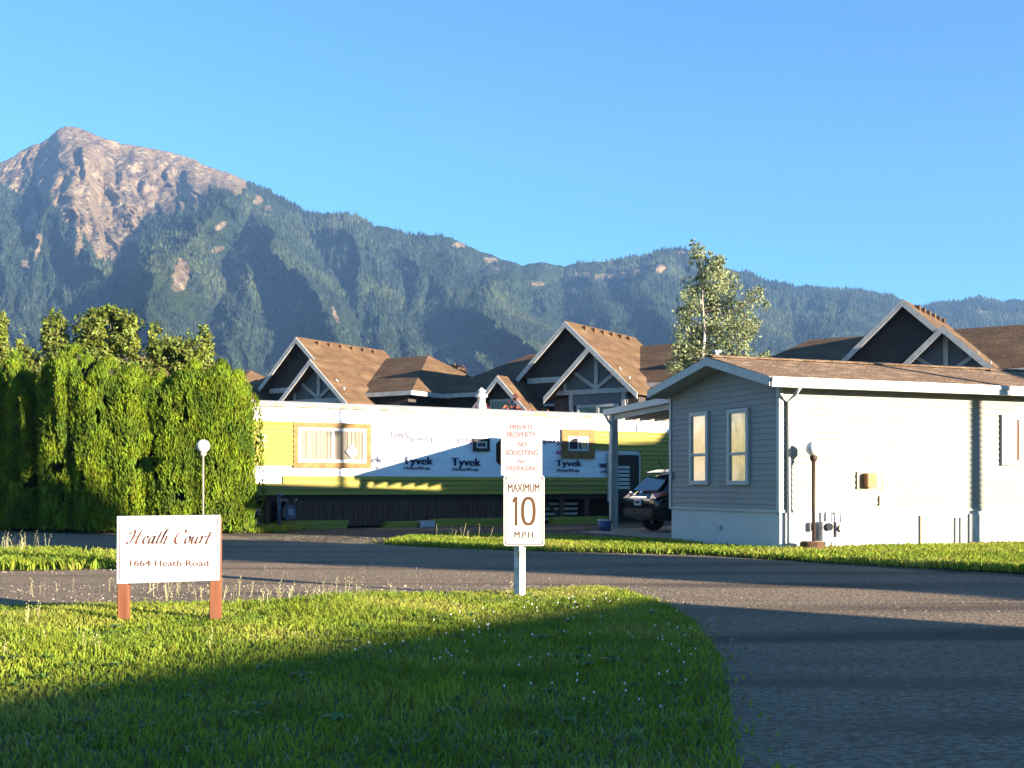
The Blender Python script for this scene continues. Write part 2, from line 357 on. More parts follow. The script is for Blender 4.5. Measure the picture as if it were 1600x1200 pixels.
def mix(f, a, bb):
    x = nd(t, 'ShaderNodeMix', data_type='RGBA')
    for k, s in ((0, f), (6, a), (7, bb)):
        if isinstance(s, (tuple, float)): x.inputs[k].default_value = (*s, 1) if isinstance(s, tuple) else s
        else: L(s, x.inputs[k])
    return x.outputs[2]
def ramp(s, a, c):
    r = nd(t, 'ShaderNodeValToRGB'); r.color_ramp.elements[0].position = a; r.color_ramp.elements[1].position = c; L(s, r.inputs[0]); return r.outputs[0]
n1 = mnoise(.012, (1, 1, .5)); n2 = mnoise(.06, (1, 1, .3)); n3 = mnoise(.02, (1, 1, 1))
rk = mix(ramp(n1.outputs[0], .35, .65), (.235, .16, .085), (.115, .08, .05)); rk = mix(ramp(n2.outputs[0], .48, .72), rk, (.33, .255, .16))
fo = mix(ramp(n3.outputs[0], .35, .65), (.018, .03, .015), (.03, .045, .017))
av = nd(t, 'ShaderNodeAttribute'); av.attribute_name = 'rock'
L(mix(ramp(av.outputs['Fac'], .3, .6), fo, rk), b.inputs['Base Color'])
bp = nd(t, 'ShaderNodeBump'); bp.inputs['Distance'].default_value = 17; bp.inputs['Strength'].default_value = 1; L(mnoise(.08, (1, 1, .3), 10).outputs[0], bp.inputs['Height']); L(bp.outputs[0], b.inputs['Normal'])
tag(link('mountain', mm, m), kind='structure')
# conifers: one mass of small spires on the slopes
NT = 260000
fi = rng.uniform(0, NU - 1.01, NT); fj = rng.uniform(2, NV - 1.01, NT) ; i0 = fi.astype(int); j0 = fj.astype(int); fx = (fi - i0)[:, None]; fy = (fj - j0)[:, None]
P = verts[i0, j0]*(1-fx)*(1-fy) + verts[i0+1, j0]*fx*(1-fy) + verts[i0, j0+1]*(1-fx)*fy + verts[i0+1, j0+1]*fx*fy
keep = (rock[i0, np.minimum(j0, NV-1)] < .3 + .25 * rng.random(NT)) & (Y[i0, np.minimum(j0, NV-1)] < 600)
dens = fbm(P[:, 0] / 60, P[:, 2] / 40, 77)
keep &= dens > .30 + .18 * rng.random(NT)
P = P[keep]; n = len(P)
h = rng.uniform(3.5, 8.5, n) * (P[:, 1] / 2000); r = h * rng.uniform(.18, .3, n)
K = 5; ang = rng.uniform(0, 6.28, n)[:, None] + np.arange(K)[None] * 6.28318 / K
ring = np.stack([P[:, 0:1] + r[:, None] * np.cos(ang), P[:, 1:2] + r[:, None] * np.sin(ang), np.repeat(P[:, 2:3] - 1, K, 1)], -1)
tip = P.copy(); tip[:, 2] += h
vv = np.concatenate([ring, tip[:, None]], 1); base = (np.arange(n) * (K + 1))[:, None]
tr = np.stack([base + np.arange(K)[None], base + (np.arange(K)[None] + 1) % K, np.repeat(base + K, K, 1)], -1).reshape(-1, 3)
M['forest'] = pmat('conifer_forest', (.028, .043, .026), (.013, .022, .017), .01, .9, island=.8, spec=.1, c3=(.05, .062, .03), s3=.004)
tag(link('conifer_forest', fast_mesh('conifer_forest', vv.reshape(-1, 3), None, tr), M['forest']), 'mass of dark conifers covering the mountain slopes below the bare summit', 'forest', kind='stuff')

# ------------------------------------------------------------------ ground, roads, lawns
g = MB(); g.add([(-2600, -120, 0), (2600, -120, 0), (2600, 1500, 0), (-2600, 1500, 0)], [(0, 1, 2, 3)])
tag(g.build('ground', M['dirt']), kind='structure')
def sheet(name, pts, z, m):
    s = MB(); s.add([(p[0], p[1], z) for p in pts], [tuple(range(len(pts)))]); return tag(s.build(name, m), kind='structure')
road = [gp(-700,836), gp(0,829), gp(200,829), gp(330,831), gp(395,843), gp(520,850), gp(620,853), gp(830,862), gp(1100,869), gp(1300,883), gp(1600,903), gp(2300,950),
        Vector((13, 7, 0)), Vector((11, 2.5, 0)), Vector((-24, 2.5, 0)), Vector((-26, 14, 0))]
sheet('road', road, .008, M['road'])
lawn = [gp(-500,962), gp(-100,956), gp(60,950), gp(180,948), gp(330,946), gp(420,942), gp(520,939), gp(620,933), gp(720,930), gp(800,928), gp(880,922), gp(935,920), gp(985,929), gp(1040,948), gp(1085,975), gp(1125,1031), gp(1140,1100), gp(1150,1200),
        Vector((.85, 3, 0)), Vector((-16, 3, 0)), Vector((-18, 9.6, 0))]
sheet('lawn', lawn, .02, M['soil'])
island = [gp(-300,872), gp(0,866), gp(60,866), gp(180,872), gp(260,877), gp(310,882), gp(270,887), gp(180,890), gp(60,893), gp(0,893), gp(-300,896)]
sheet('median_strip', island, .02, M['soil'])
strip = [Vector((-26, 33.4, 0)), Vector((-26, 30, 0)), gp(-20,829), gp(180,832), gp(330,834), gp(430,833), gp(480,828), gp(470,824), gp(420,820), gp(380,818)]
sheet('hedge_verge', strip, .02, M['soil'])
verge = [gp(600,850), gp(632,842), gp(700,839), gp(850,840), gp(950,845), gp(1050,848), gp(1110,856), gp(1225,862), gp(1300,856), gp(1640,852), gp(2000,846), gp(2300,930), gp(1600,897), gp(1300,880), gp(1100,867), gp(830,861), gp(690,857)]
sheet('verge', verge, .02, M['soil'])
drive = [gp(480,829), gp(560,827), gp(800,829), gp(1000,826), gp(1100,822), gp(1100,846), gp(960,844), gp(850,839), gp(700,838), gp(630,841), gp(560,840)]
M['drive'] = pmat('driveway_asphalt', (.085, .075, .07), (.055, .05, .047), 14, .9, .02, 40, spec=.03)
sheet('driveway', drive, .006, M['drive'])
slab = [gp(905,832), gp(960,827), gp(1120,820), gp(1120,842), gp(1040,843)]
M['concrete'] = pmat('concrete', (.26, .22, .18), (.2, .17, .14), 6, .9)
sheet('carport_slab', slab, .014, M['concrete'])

def blades(name, x, y, h, wid, m, label, cat, lean=.5, z0=.018, kinds=None):
    n = len(x); hh = h * rng.uniform(.55, 1.25, n); a = rng.uniform(0, 6.28, n); wv = wid * rng.uniform(.7, 1.3, n)
    la = rng.uniform(0, 6.28, n); lm = hh * lean * rng.uniform(.1, 1, n)
    dx, dy = np.cos(a) * wv / 2, np.sin(a) * wv / 2; lx, ly = np.cos(la) * lm, np.sin(la) * lm; z = np.full(n, z0)
    v = np.stack([np.stack([x - dx, y - dy, z - .01], -1), np.stack([x + dx, y + dy, z - .01], -1),
                  np.stack([x - dx * .7 + lx * .35, y - dy * .7 + ly * .35, z + hh * .55], -1), np.stack([x + dx * .7 + lx * .35, y + dy * .7 + ly * .35, z + hh * .55], -1),
                  np.stack([x + lx, y + ly, z + hh * (1 - .25 * lean)], -1)], 1)
    k = (np.arange(n) * 5)[:, None]
    return tag(link(name, fast_mesh(name, v.reshape(-1, 3), k + np.array([[0, 1, 3, 2]]), k + np.array([[2, 3, 4]])), m), label, cat, kind='stuff')
x0_, y0_ = sample_poly(lawn, 420); x1_ = x0_ + rng.normal(0, .12, len(x0_)); y1_ = y0_ + rng.normal(0, .2, len(x0_)); k_ = ~inside(x1_, y1_, lawn)
x2_, y2_ = sample_poly(verge, 200); x3_ = x2_ + rng.normal(0, .25, len(x2_)); y3_ = y2_ + rng.normal(0, .3, len(x2_)); k2_ = ~inside(x3_, y3_, verge)
blades('stray_grass', np.concatenate([x1_[k_], x3_[k2_]]), np.concatenate([y1_[k_], y3_[k2_]]), .05, .014, M['grass'], 'stray grass tufts creeping over the crumbling road edges', 'grass', lean=1.0, z0=.006)
def stones(name, polys, label):
    V = []; T_ = []
    for poly, dens, s in polys:
        x, y = sample_poly(poly, dens); n = len(x); e = s * rng.uniform(.4, 1.4, n); a = rng.uniform(0, 6.28, n)
        b_ = [np.stack([x + e * np.cos(a + q * 2.094 + rng.normal(0, .2, n)), y + e * np.sin(a + q * 2.094), 0 * x + .004], -1) for q in range(3)]
        v = np.stack(b_ + [np.stack([x + rng.normal(0, .2, n) * e, y, .006 + e * .8], -1)], 1); k = (sum(len(q) for q in V) + np.arange(n) * 4)[:, None, None]
        V.append(v.reshape(-1, 3)); T_.append((k + np.array([[0, 1, 3], [1, 2, 3], [2, 0, 3]])[None]).reshape(-1, 3))
    return tag(link(name, fast_mesh(name, np.concatenate(V), None, np.concatenate(T_)), M['pebble']), label, 'gravel', kind='stuff')
M['pebble'] = pmat('loose_gravel', (.30, .25, .2), (.17, .14, .11), 30, .9, island=.4)
stones('loose_gravel', [([gp(0,915), gp(0,952), gp(180,950), gp(420,944), gp(640,934), gp(640,915), gp(420,915)], 60, .016), ([gp(620,915), gp(620,935), gp(930,924), gp(1060,955), gp(1120,1025), gp(1180,1020), gp(1140,960), gp(1000,915)], 110, .013), ([gp(1120,1020), gp(1150,1200), gp(1260,1200), gp(1220,1000), gp(1130,970)], 130, .011),
                        ([gp(400,838), gp(640,836), gp(640,852), gp(400,848)], 25, .014), ([gp(0,893), gp(0,899), gp(300,893), gp(320,882)], 30, .02), ([gp(400,880), gp(1600,930), gp(1600,990), gp(1100,950), gp(400,930)], 26, .011)], 'loose pale gravel along the crumbling edges of the road')
def clumpy(x, y, s, thr):
    k = fbm(x * s, y * s, 55, 3) + rng.uniform(-.12, .12, len(x)) > thr
    return x[k], y[k]
x, y = sample_poly(lawn, 1900); hmap = .05 + .11 * np.clip((fbm(x * .6 + 5, y * .6, 66, 3) - .38) * 3, 0, 1) * (x < -.3) + .015 * fbm(x * 2, y * 2, 5) 
blades('lawn_grass', x, y, hmap, .011, M['grass'], 'rough green grass of the roadside lawn in front', 'grass', lean=.9)
x, y = sample_poly(lawn, 330); k_ = fbm(x * 1.1 + 9, y * 1.1, 23, 3) > .47; blades('dead_thatch', x[k_], y[k_], .05, .010, M['drygrass'], 'pale dead thatch showing between the green blades of the front lawn', 'grass', lean=1.6)
V = []; Q = []
x, y = sample_poly([gp(-20,1060), gp(0,985), gp(500,950), gp(900,935), gp(1060,965), gp(1120,1040), gp(1130,1190), gp(-20,1190)], 2.2)
for px_, py_ in zip(x, y):
    nl = rng.integers(5, 9); s_ = rng.uniform(.05, .1)
    for q_ in range(nl):
        a_ = q_ * 6.283 / nl + rng.normal(0, .25); c_, d_ = math.cos(a_), math.sin(a_); k = len(V); l_ = s_ * rng.uniform(.7, 1.2); w_ = l_ * .2
        V += [(px_, py_, .04), (px_ + c_*l_*.5 - d_*w_, py_ + d_*l_*.5 + c_*w_, .075), (px_ + c_*l_, py_ + d_*l_, .06), (px_ + c_*l_*.5 + d_*w_, py_ + d_*l_*.5 - c_*w_, .075)]; Q.append((k, k+1, k+2, k+3))
M['weed'] = pmat('weed_leaves', (.10, .17, .035), (.07, .12, .025), 4, .5, island=.35, transl=.25)
tag(link('broadleaf_weeds', fast_mesh('broadleaf_weeds', V, Q), M['weed']), 'flat rosettes of broadleaf weeds among the front lawn grass', 'weeds', kind='stuff')
x, y = sample_poly(verge, 520); blades('verge_grass', x, y, .10 + .05 * fbm(x, y, 4), .03, M['grass'], 'sunlit grass verge between the road and the pale mobile home', 'grass', lean=.8)
x, y = sample_poly(island, 420); blades('median_grass', x, y, .15 + .08 * fbm(x, y, 4), .03, M['grass'], 'grass strip between the two lanes left of the court sign', 'grass', lean=.8)
x, y = sample_poly(strip, 300); blades('hedge_verge_grass', x, y, .16 + .08 * fbm(x, y, 4), .04, M['grass'], 'grass strip along the foot of the cedar hedge', 'grass', lean=.8)
# tall pale seed heads at the lawn edges and on the gravel
def seedheads(name, polys, label):
    V = []; Q = []; T_ = []
    for poly, dens, hh in polys:
        x, y = sample_poly(poly, dens); x, y = clumpy(x, y, .9, .44)
        for px_, py_ in zip(x, y):
            hgt = hh * rng.uniform(.5, 1.2); lx, ly = rng.normal(0, .12 * hgt, 2); a = rng.uniform(0, 3.14); c, s_ = math.cos(a), math.sin(a); k = len(V); wv = .0016 + .00006 * py_
            V += [(px_ - c*wv, py_ - s_*wv, .01), (px_ + c*wv, py_ + s_*wv, .01), (px_ + lx*.7 + c*wv, py_ + ly*.7 + s_*wv, hgt*.75), (px_ + lx*.7 - c*wv, py_ + ly*.7 - s_*wv, hgt*.75)]; Q.append((k, k+1, k+2, k+3))
            for b_ in range(4):
                f = .68 + .09 * b_; k = len(V); bx, by, bz = px_ + lx*f + rng.normal(0, .012), py_ + ly*f + rng.normal(0, .012), hgt * f; e = .006 + .0004 * py_
                V += [(bx - c*e*.5, by - s_*e*.5, bz), (bx + c*e*.5, by + s_*e*.5, bz + e*.4), (bx + rng.normal(0, e*.3), by, bz + e*1.7)]; T_.append((k, k+1, k+2))
    return tag(link(name, fast_mesh(name, V, Q, T_), M['drygrass']), label, 'weeds', kind='stuff')
left_edge = [gp(-60,975), gp(60,925), gp(200,920), gp(330,925), gp(470,930), gp(640,925), gp(640,945), gp(470,960), gp(180,985)]
seedheads('seed_heads', [(left_edge, 30, .2), ([gp(-10,1040), gp(0,960), gp(350,960), gp(600,950), gp(420,1000), gp(250,1050)], 16, .17), ([gp(0,874), gp(0,862), gp(70,862), gp(78,872)], 60, .42),
                         ([gp(640,928), gp(900,918), gp(900,935), gp(640,940)], 5, .12), ([gp(640,845), gp(1000,843), gp(1000,848), gp(640,850)], 6, .35)], 'tall pale dry seed heads along the near edge of the gravel')
x, y = sample_poly([gp(480,1060), gp(700,970), gp(960,935), gp(1060,960), gp(1110,1040), gp(1120,1150)], 7)
e = .005; V = np.stack([np.stack([x - e, y, 0*x + .075], -1), np.stack([x + e, y, 0*x + .075], -1), np.stack([x + e, y + e, 0*x + .087], -1), np.stack([x - e, y + e, 0*x + .087], -1)], 1)
tag(link('clover_flowers', fast_mesh('clover_flowers', V.reshape(-1, 3), np.arange(len(x) * 4).reshape(-1, 4)), M['flower']), 'scattered tiny white clover flowers in the shaded lawn', 'flowers', kind='stuff')

# ------------------------------------------------------------------ foliage
def leaf_mesh(name, P, nrm, size, asp=1.8, jitter=.9):
    """leaf-sized quads at P, facing roughly nrm, long axis random"""
    n = len(P); nrm = nrm + rng.normal(0, jitter, (n, 3)); nrm /= np.linalg.norm(nrm, axis=1)[:, None] + 1e-9
    u = np.cross(nrm, rng.normal(0, 1, (n, 3))); u /= np.linalg.norm(u, axis=1)[:, None] + 1e-9; v = np.cross(nrm, u)
    s = (size * rng.uniform(.6, 1.35, n))[:, None]; u = u * s * asp / 2; v = v * s / 2
    q = np.stack([P - u, P - v * .9 + u * .1, P + u, P + v * .9 + u * .1], 1)
    return fast_mesh(name, q.reshape(-1, 3), np.arange(n * 4).reshape(-1, 4))
def crown_points(blobs, per):
    """points spread through ellipsoid clumps, denser towards their skins"""
    P = []; N = []
    for (c, r) in blobs:
        n = int(per * (r[0] * r[1] * r[2]) ** (1 / 1.6)) + 20
        d = rng.normal(0, 1, (n, 3)); d /= np.linalg.norm(d, axis=1)[:, None]
        rad = rng.uniform(.25, 1, n) ** .45 * (1 + rng.normal(0, .10, n))
        P.append(np.array(c) + d * np.array(r) * rad[:, None]); N.append(d + np.array([0, 0, .35]))
    return np.concatenate(P), np.concatenate(N)
def tree(name, label, loc, blobs, trunk, m, bark, per, leaf, group=None, limbs=True, tr=.16, gap=.33):
    """trunk: list of local points; limbs reach from the trunk to every clump"""
    root = thing(name, label, 'tree', loc, 0, group)
    t = MB(); n = len(trunk); t.tube(trunk, [tr * (1 - .8 * i / max(1, n - 1)) for i in range(n)], 9)
    tb = t.build('trunk', bark, root)
    if limbs:
        l = MB()
        for c, r in blobs:
            c = Vector(c); zz = c.z - .45 * (abs(c.x - trunk[0][0]) + .3); zz = min(max(zz, trunk[0][2] + .3), trunk[-1][2])
            k = max(i for i in range(n) if trunk[i][2] <= zz + 1e-6); k2 = min(k + 1, n - 1); a, b_ = Vector(trunk[k]), Vector(trunk[k2])
            p = a.lerp(b_, 0 if k == k2 else (zz - a.z) / max(1e-6, b_.z - a.z)); mid = p.lerp(c, .5) + Vector((0, 0, -.08 * (c - p).length))
            if (c - p).length > .15: l.tube([p, mid, c], [tr * .26, tr * .16, tr * .06], 6)
        if l.v: l.build('limbs', M['bark'], root)
    P, N = crown_points(blobs, per); k_ = fbm(P[:, 0] * 1.9 + P[:, 1] * .7 + 50, P[:, 2] * 2.1 + P[:, 1] * 1.3 + 50, 19, 2) > gap; P, N = P[k_], N[k_]
    link('crown', leaf_mesh('crown', P, N, leaf), m, root)
    return root
def rblobs(n, cx, cy, cz, rx, ry, rz, s0, s1, shape=None):
    out = []
    while len(out) < n:
        d = rng.normal(0, 1, 3); d /= np.linalg.norm(d); k = rng.uniform(.2, 1) ** .5
        s = rng.uniform(s0, s1); p = (cx + d[0]*rx*k, cy + d[1]*ry*k, cz + d[2]*rz*k)
        if shape is None or shape(p): out.append((p, (s * rng.uniform(.8, 1.3), s * rng.uniform(.8, 1.2), s * rng.uniform(.7, 1.2))))
    return out

# the clipped cedar hedge: columns of upright sprays over a dark inner body
HX0, HX1, HD = -21.0, -6.95, 31.2
def hedge_line(x): return HD + np.clip(-11.2 - x, 0, 99) * .62          # the left stretch turns away from the road
def hedge_top(x): return np.interp(x, [-21, -15.5, -13.2, -12.4, -11.2, -9.6, -8.6, -7.7, -7.35, -7.1], [5.3, 5.0, 4.7, 4.9, 4.95, 4.65, 4.5, 4.35, 4.3, 3.2])
hroot = thing('cedar_hedge', 'tall bright green clipped cedar hedge with pointed tops left of the wrapped trailer', 'hedge', (0, 0, 0))
cols = []; xx = HX0
while xx < HX1 - .25: cols.append(xx); xx += rng.uniform(.26, .5)
cols = np.array(cols); cw = rng.uniform(.3, .48, len(cols)); cd = rng.uniform(-.08, .10, len(cols)) * np.where(cols < -11.3, 3.5, 1); ch = rng.uniform(-.55, .3, len(cols))
Ps, Ns, Sz = [], [], []
n = 330000
k = rng.integers(0, len(cols), n); hgt = hedge_top(cols[k]) + ch[k]; f = rng.uniform(0.01, 1, n) ** .8; z = f * hgt
taper = np.clip((1 - f) / .17, 0.02, 1) ** 1.0 * (1 - .06 * f)
a = rng.uniform(-math.pi, .0, n) + np.where(rng.random(n) < .18, math.pi, 0) * 1.0
lump = .84 + .36 * fbm(cols[k] * 3 + np.cos(a) * 2.2, z * .9 + k * 3.1, 41, 4)
rx = (cw[k] * 1.15) * taper * lump; ry = (.62 + cd[k]) * np.clip(taper * 1.6, 0, 1) * (lump * .4 + .6)
x = cols[k] + np.cos(a) * rx; y = hedge_line(x) + np.sign(np.sin(a)) * np.abs(np.sin(a)) ** .35 * ry + .35 * np.where(np.sin(a) < 0, -1, 1) * taper + (fbm(x * 3.4, z * .5, 91, 4) - .47) * np.where(x < -11.2, 1.0, .34) * np.where(np.sin(a) < 0, 1, 0)
end = np.interp(z, [0, 1, 3.4, 4.2], [0.28, 0.2, -.05, -.35]); x = np.minimum(x, HX1 + end + rng.normal(0, .05, n))
kp = (fbm(x * 7 + 40, z * 2.3 + 9, 15, 3) > .33) | (x > -7.7); x, y, z, a = x[kp], y[kp], z[kp], a[kp]; n = len(x)
P = np.stack([x, y, z], -1); N = np.stack([np.cos(a), np.sin(a), 0 * a + .15], -1)
N += rng.normal(0, .45, (n, 3)); N /= np.linalg.norm(N, axis=1)[:, None]
up = np.stack([rng.normal(0, .28, n), rng.normal(0, .28, n), np.ones(n)], -1); up -= N * (up * N).sum(1)[:, None]; up /= np.linalg.norm(up, axis=1)[:, None]
sd = np.cross(N, up); ln = rng.uniform(.07, .19, n)[:, None]; wd = rng.uniform(.014, .034, n)[:, None]
out = N * (rng.uniform(-.03, .10, n)[:, None])
qv = np.stack([P - up * ln * .5, P + sd * wd + out, P + up * ln * .62 + out * 1.6, P - sd * wd + out], 1)
link('foliage', fast_mesh('foliage', qv.reshape(-1, 3), np.arange(n * 4).reshape(-1, 4)), M['hedge'], hroot)
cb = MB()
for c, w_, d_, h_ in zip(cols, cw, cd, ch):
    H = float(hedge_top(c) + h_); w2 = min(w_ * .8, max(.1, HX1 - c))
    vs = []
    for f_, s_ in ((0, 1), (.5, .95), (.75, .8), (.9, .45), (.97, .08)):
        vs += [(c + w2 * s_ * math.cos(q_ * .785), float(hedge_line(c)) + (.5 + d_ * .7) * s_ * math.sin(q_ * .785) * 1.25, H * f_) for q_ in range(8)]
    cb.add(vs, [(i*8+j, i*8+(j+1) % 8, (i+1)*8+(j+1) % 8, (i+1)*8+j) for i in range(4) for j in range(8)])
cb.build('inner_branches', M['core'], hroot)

# trees behind the hedge
def behind(px, py_top, D_): p = at(px, py_top, D_); return p.x, p.z
tree('broadleaf_tree', 'leafy green tree rising behind the hedge at the left edge', (-17.3, 37.5, 0),
     [((-.9,0,5.2),(1.0,.9,.8)), ((.1,0,6.2),(.55,.6,.9)), ((-.6,0,6.5),(.5,.6,.6)), ((.9,0,5.9),(.55,.5,.6)), ((1.1,0,5.0),(.7,.7,.6)), ((0,0,4.6),(1.2,1,.8)), ((1.55,0,5.3),(.45,.5,.5)), ((.55,.2,6.6),(.25,.3,.4))],
     [(0,0,0),(.05,0,2),(0,.05,4),(0,0,6)], M['leaf'], M['bark'], 3600, .085)
tree('broadleaf_tree', 'widest leafy tree behind the hedge, with yellowing tips', (-13.2, 38.0, 0),
     [((-1.9,0,6.2),(.45,.5,.9)), ((-1.5,0,5.4),(.7,.7,.6)), ((-.4,0,6.4),(.8,.8,.65)), ((.2,0,6.9),(.55,.5,.35)), ((.6,0,6.2),(.7,.7,.7)), ((-.7,0,5.6),(.9,.8,.6)), ((1.3,0,6.1),(.45,.5,.6)), ((1.9,0,5.7),(.75,.7,.65)), ((0,0,5.0),(1.8,1,.7)), ((-2.4,0,4.9),(.7,.6,.6)), ((-.1,0,7.0),(.7,.4,.2)), ((2.5,0,5.2),(.6,.6,.6))],
     [(0,0,0),(.05,0,2),(0,.05,4),(0,0,6.2)], M['leaf'], M['bark'], 3600, .085)
tree('broadleaf_tree', 'smaller leafy tree behind the hedge near its right end', (-10.6, 38.5, 0),
     [((-.7,0,5.6),(.6,.6,.6)), ((.15,0,5.9),(.5,.5,.8)), ((-.1,0,5.0),(1.1,.8,.7)), ((.9,0,4.8),(.6,.6,.5)), ((1.4,0,4.4),(.5,.5,.4))],
     [(0,0,0),(.05,0,2),(0,.05,4),(0,0,5.6)], M['leaf'], M['bark'], 3600, .085)
# pale airy tree beyond the right home
bl = []
for (px_, py_, r_) in [(1088,374,.2),(1094,388,.3),(1088,404,.32),(1102,404,.3),(1110,424,.45),(1090,424,.4),(1118,414,.3),(1124,405,.22),(1085,440,.5),(1115,440,.55),(1140,435,.45),(1076,470,.45),(1100,470,.65),(1130,465,.65),(1155,460,.5),(1178,465,.35),(1188,478,.28),
                       (1066,492,.35),(1058,488,.18),(1095,500,.7),(1130,495,.75),(1160,490,.55),(1178,505,.35),(1075,520,.55),(1105,530,.75),(1140,525,.7),(1165,520,.42),(1085,550,.6),(1120,555,.8),(1150,548,.5),(1062,548,.4),(1054,570,.35),(1090,580,.7),(1130,585,.8),(1160,575,.4),(1180,565,.22),(1198,556,.2)]:
    p = at(px_, py_, 44); bl.append(((p.x - 7.2, rng.uniform(-.7, .7), p.z), (r_ * 1.12, r_, r_ * 1.0)))
tree('birch_tree', 'tall airy pale barked tree behind the ridge of the pale mobile home', (7.2, 44, 0), bl, [(.1,-.55,0),(.05,-.6,3),(-.06,-.62,5.6),(.06,-.6,7),(.0,-.4,8.3),(.1,.0,9.3)], M['leafbirch'], M['birchbark'], 1700, .07, tr=.10, gap=.26)
tree('bronze_tree', 'small bronze leaved tree between the two left townhouses', (-4.4, 80, 0), rblobs(12, 0, 0, 8.2, 1.2, .8, 1.1, .5, .8), [(0,0,0),(0,0,4),(0,0,8)], M['leafbrown'], M['bark'], 420, .26)
tree('red_shrub_tree', 'small red leaved tree showing over the wrapped trailer roof', (-.1, 42.5, 0), [((-1.0,0,3.9),(.35,.4,.5)), ((.1,0,4.0),(.45,.4,.4)), ((.7,0,3.9),(.5,.4,.3)), ((.3,0,4.3),(.2,.2,.35)), ((1.3,0,3.8),(.35,.4,.3))], [(0,0,0),(0,0,2),(0,0,3.7)], M['leafred'], M['bark'], 330, .12)
def shrub(label, loc, blobs, m, per, leaf):
    r = thing('shrub', label, 'shrub', loc)
    t = MB()
    for c, q in blobs: t.tube([(c[0]*.15, c[1]*.15, 0), (c[0]*.6, c[1]*.6, c[2]*.55), c], [.025, .018, .01], 5)
    t.build('stems', M['bark'], r); P, N = crown_points(blobs, per); link('foliage', leaf_mesh('foliage', P, N, leaf), m, r)
    return r
p = gp(893, 814); shrub('dark shrub beside the trailer skirting, left of the pair', p, [((0,0,.75),(.35,.3,.35)), ((-.15,0,.45),(.25,.3,.3)), ((.2,0,.35),(.25,.3,.3)), ((-.2,0,1.0),(.14,.2,.15)), ((.25,0,1.0),(.15,.2,.14))], M['leafdark'], 380, .1)
p = gp(930, 814); shrub('dark shrub nearest the carport post', p, [((0,0,.8),(.35,.3,.3)), ((-.2,0,.5),(.25,.3,.3)), ((.25,0,.45),(.25,.3,.3)), ((.3,0,1.0),(.12,.2,.14)), ((0,0,1.05),(.15,.2,.12))], M['leafdark'], 380, .1)
# ------------------------------------------------------------------ pale mobile home on the right
def frame(o, rz): return Matrix.Translation(o) @ Matrix.Rotation(rz, 4, 'Z')
def on_plane(px, py, Mx, y=0.0):
    """local (x, z) where the ray of a photo pixel meets the plane y of a frame"""
    Mi = Mx.inverted(); o = Mi @ Vector((0, 0, EYE)); d = Mi.to_3x3() @ Vector(((px - CX) / F, 1, (HY - py) / F))
    k = (y - o.y) / d.y; p = o + d * k; return p.x, p.z
def on_side(px, py, Mx, x=0.0):
    Mi = Mx.inverted(); o = Mi @ Vector((0, 0, EYE)); d = Mi.to_3x3() @ Vector(((px - CX) / F, 1, (HY - py) / F))
    k = (x - o.x) / d.x; p = o + d * k; return p.y, p.z

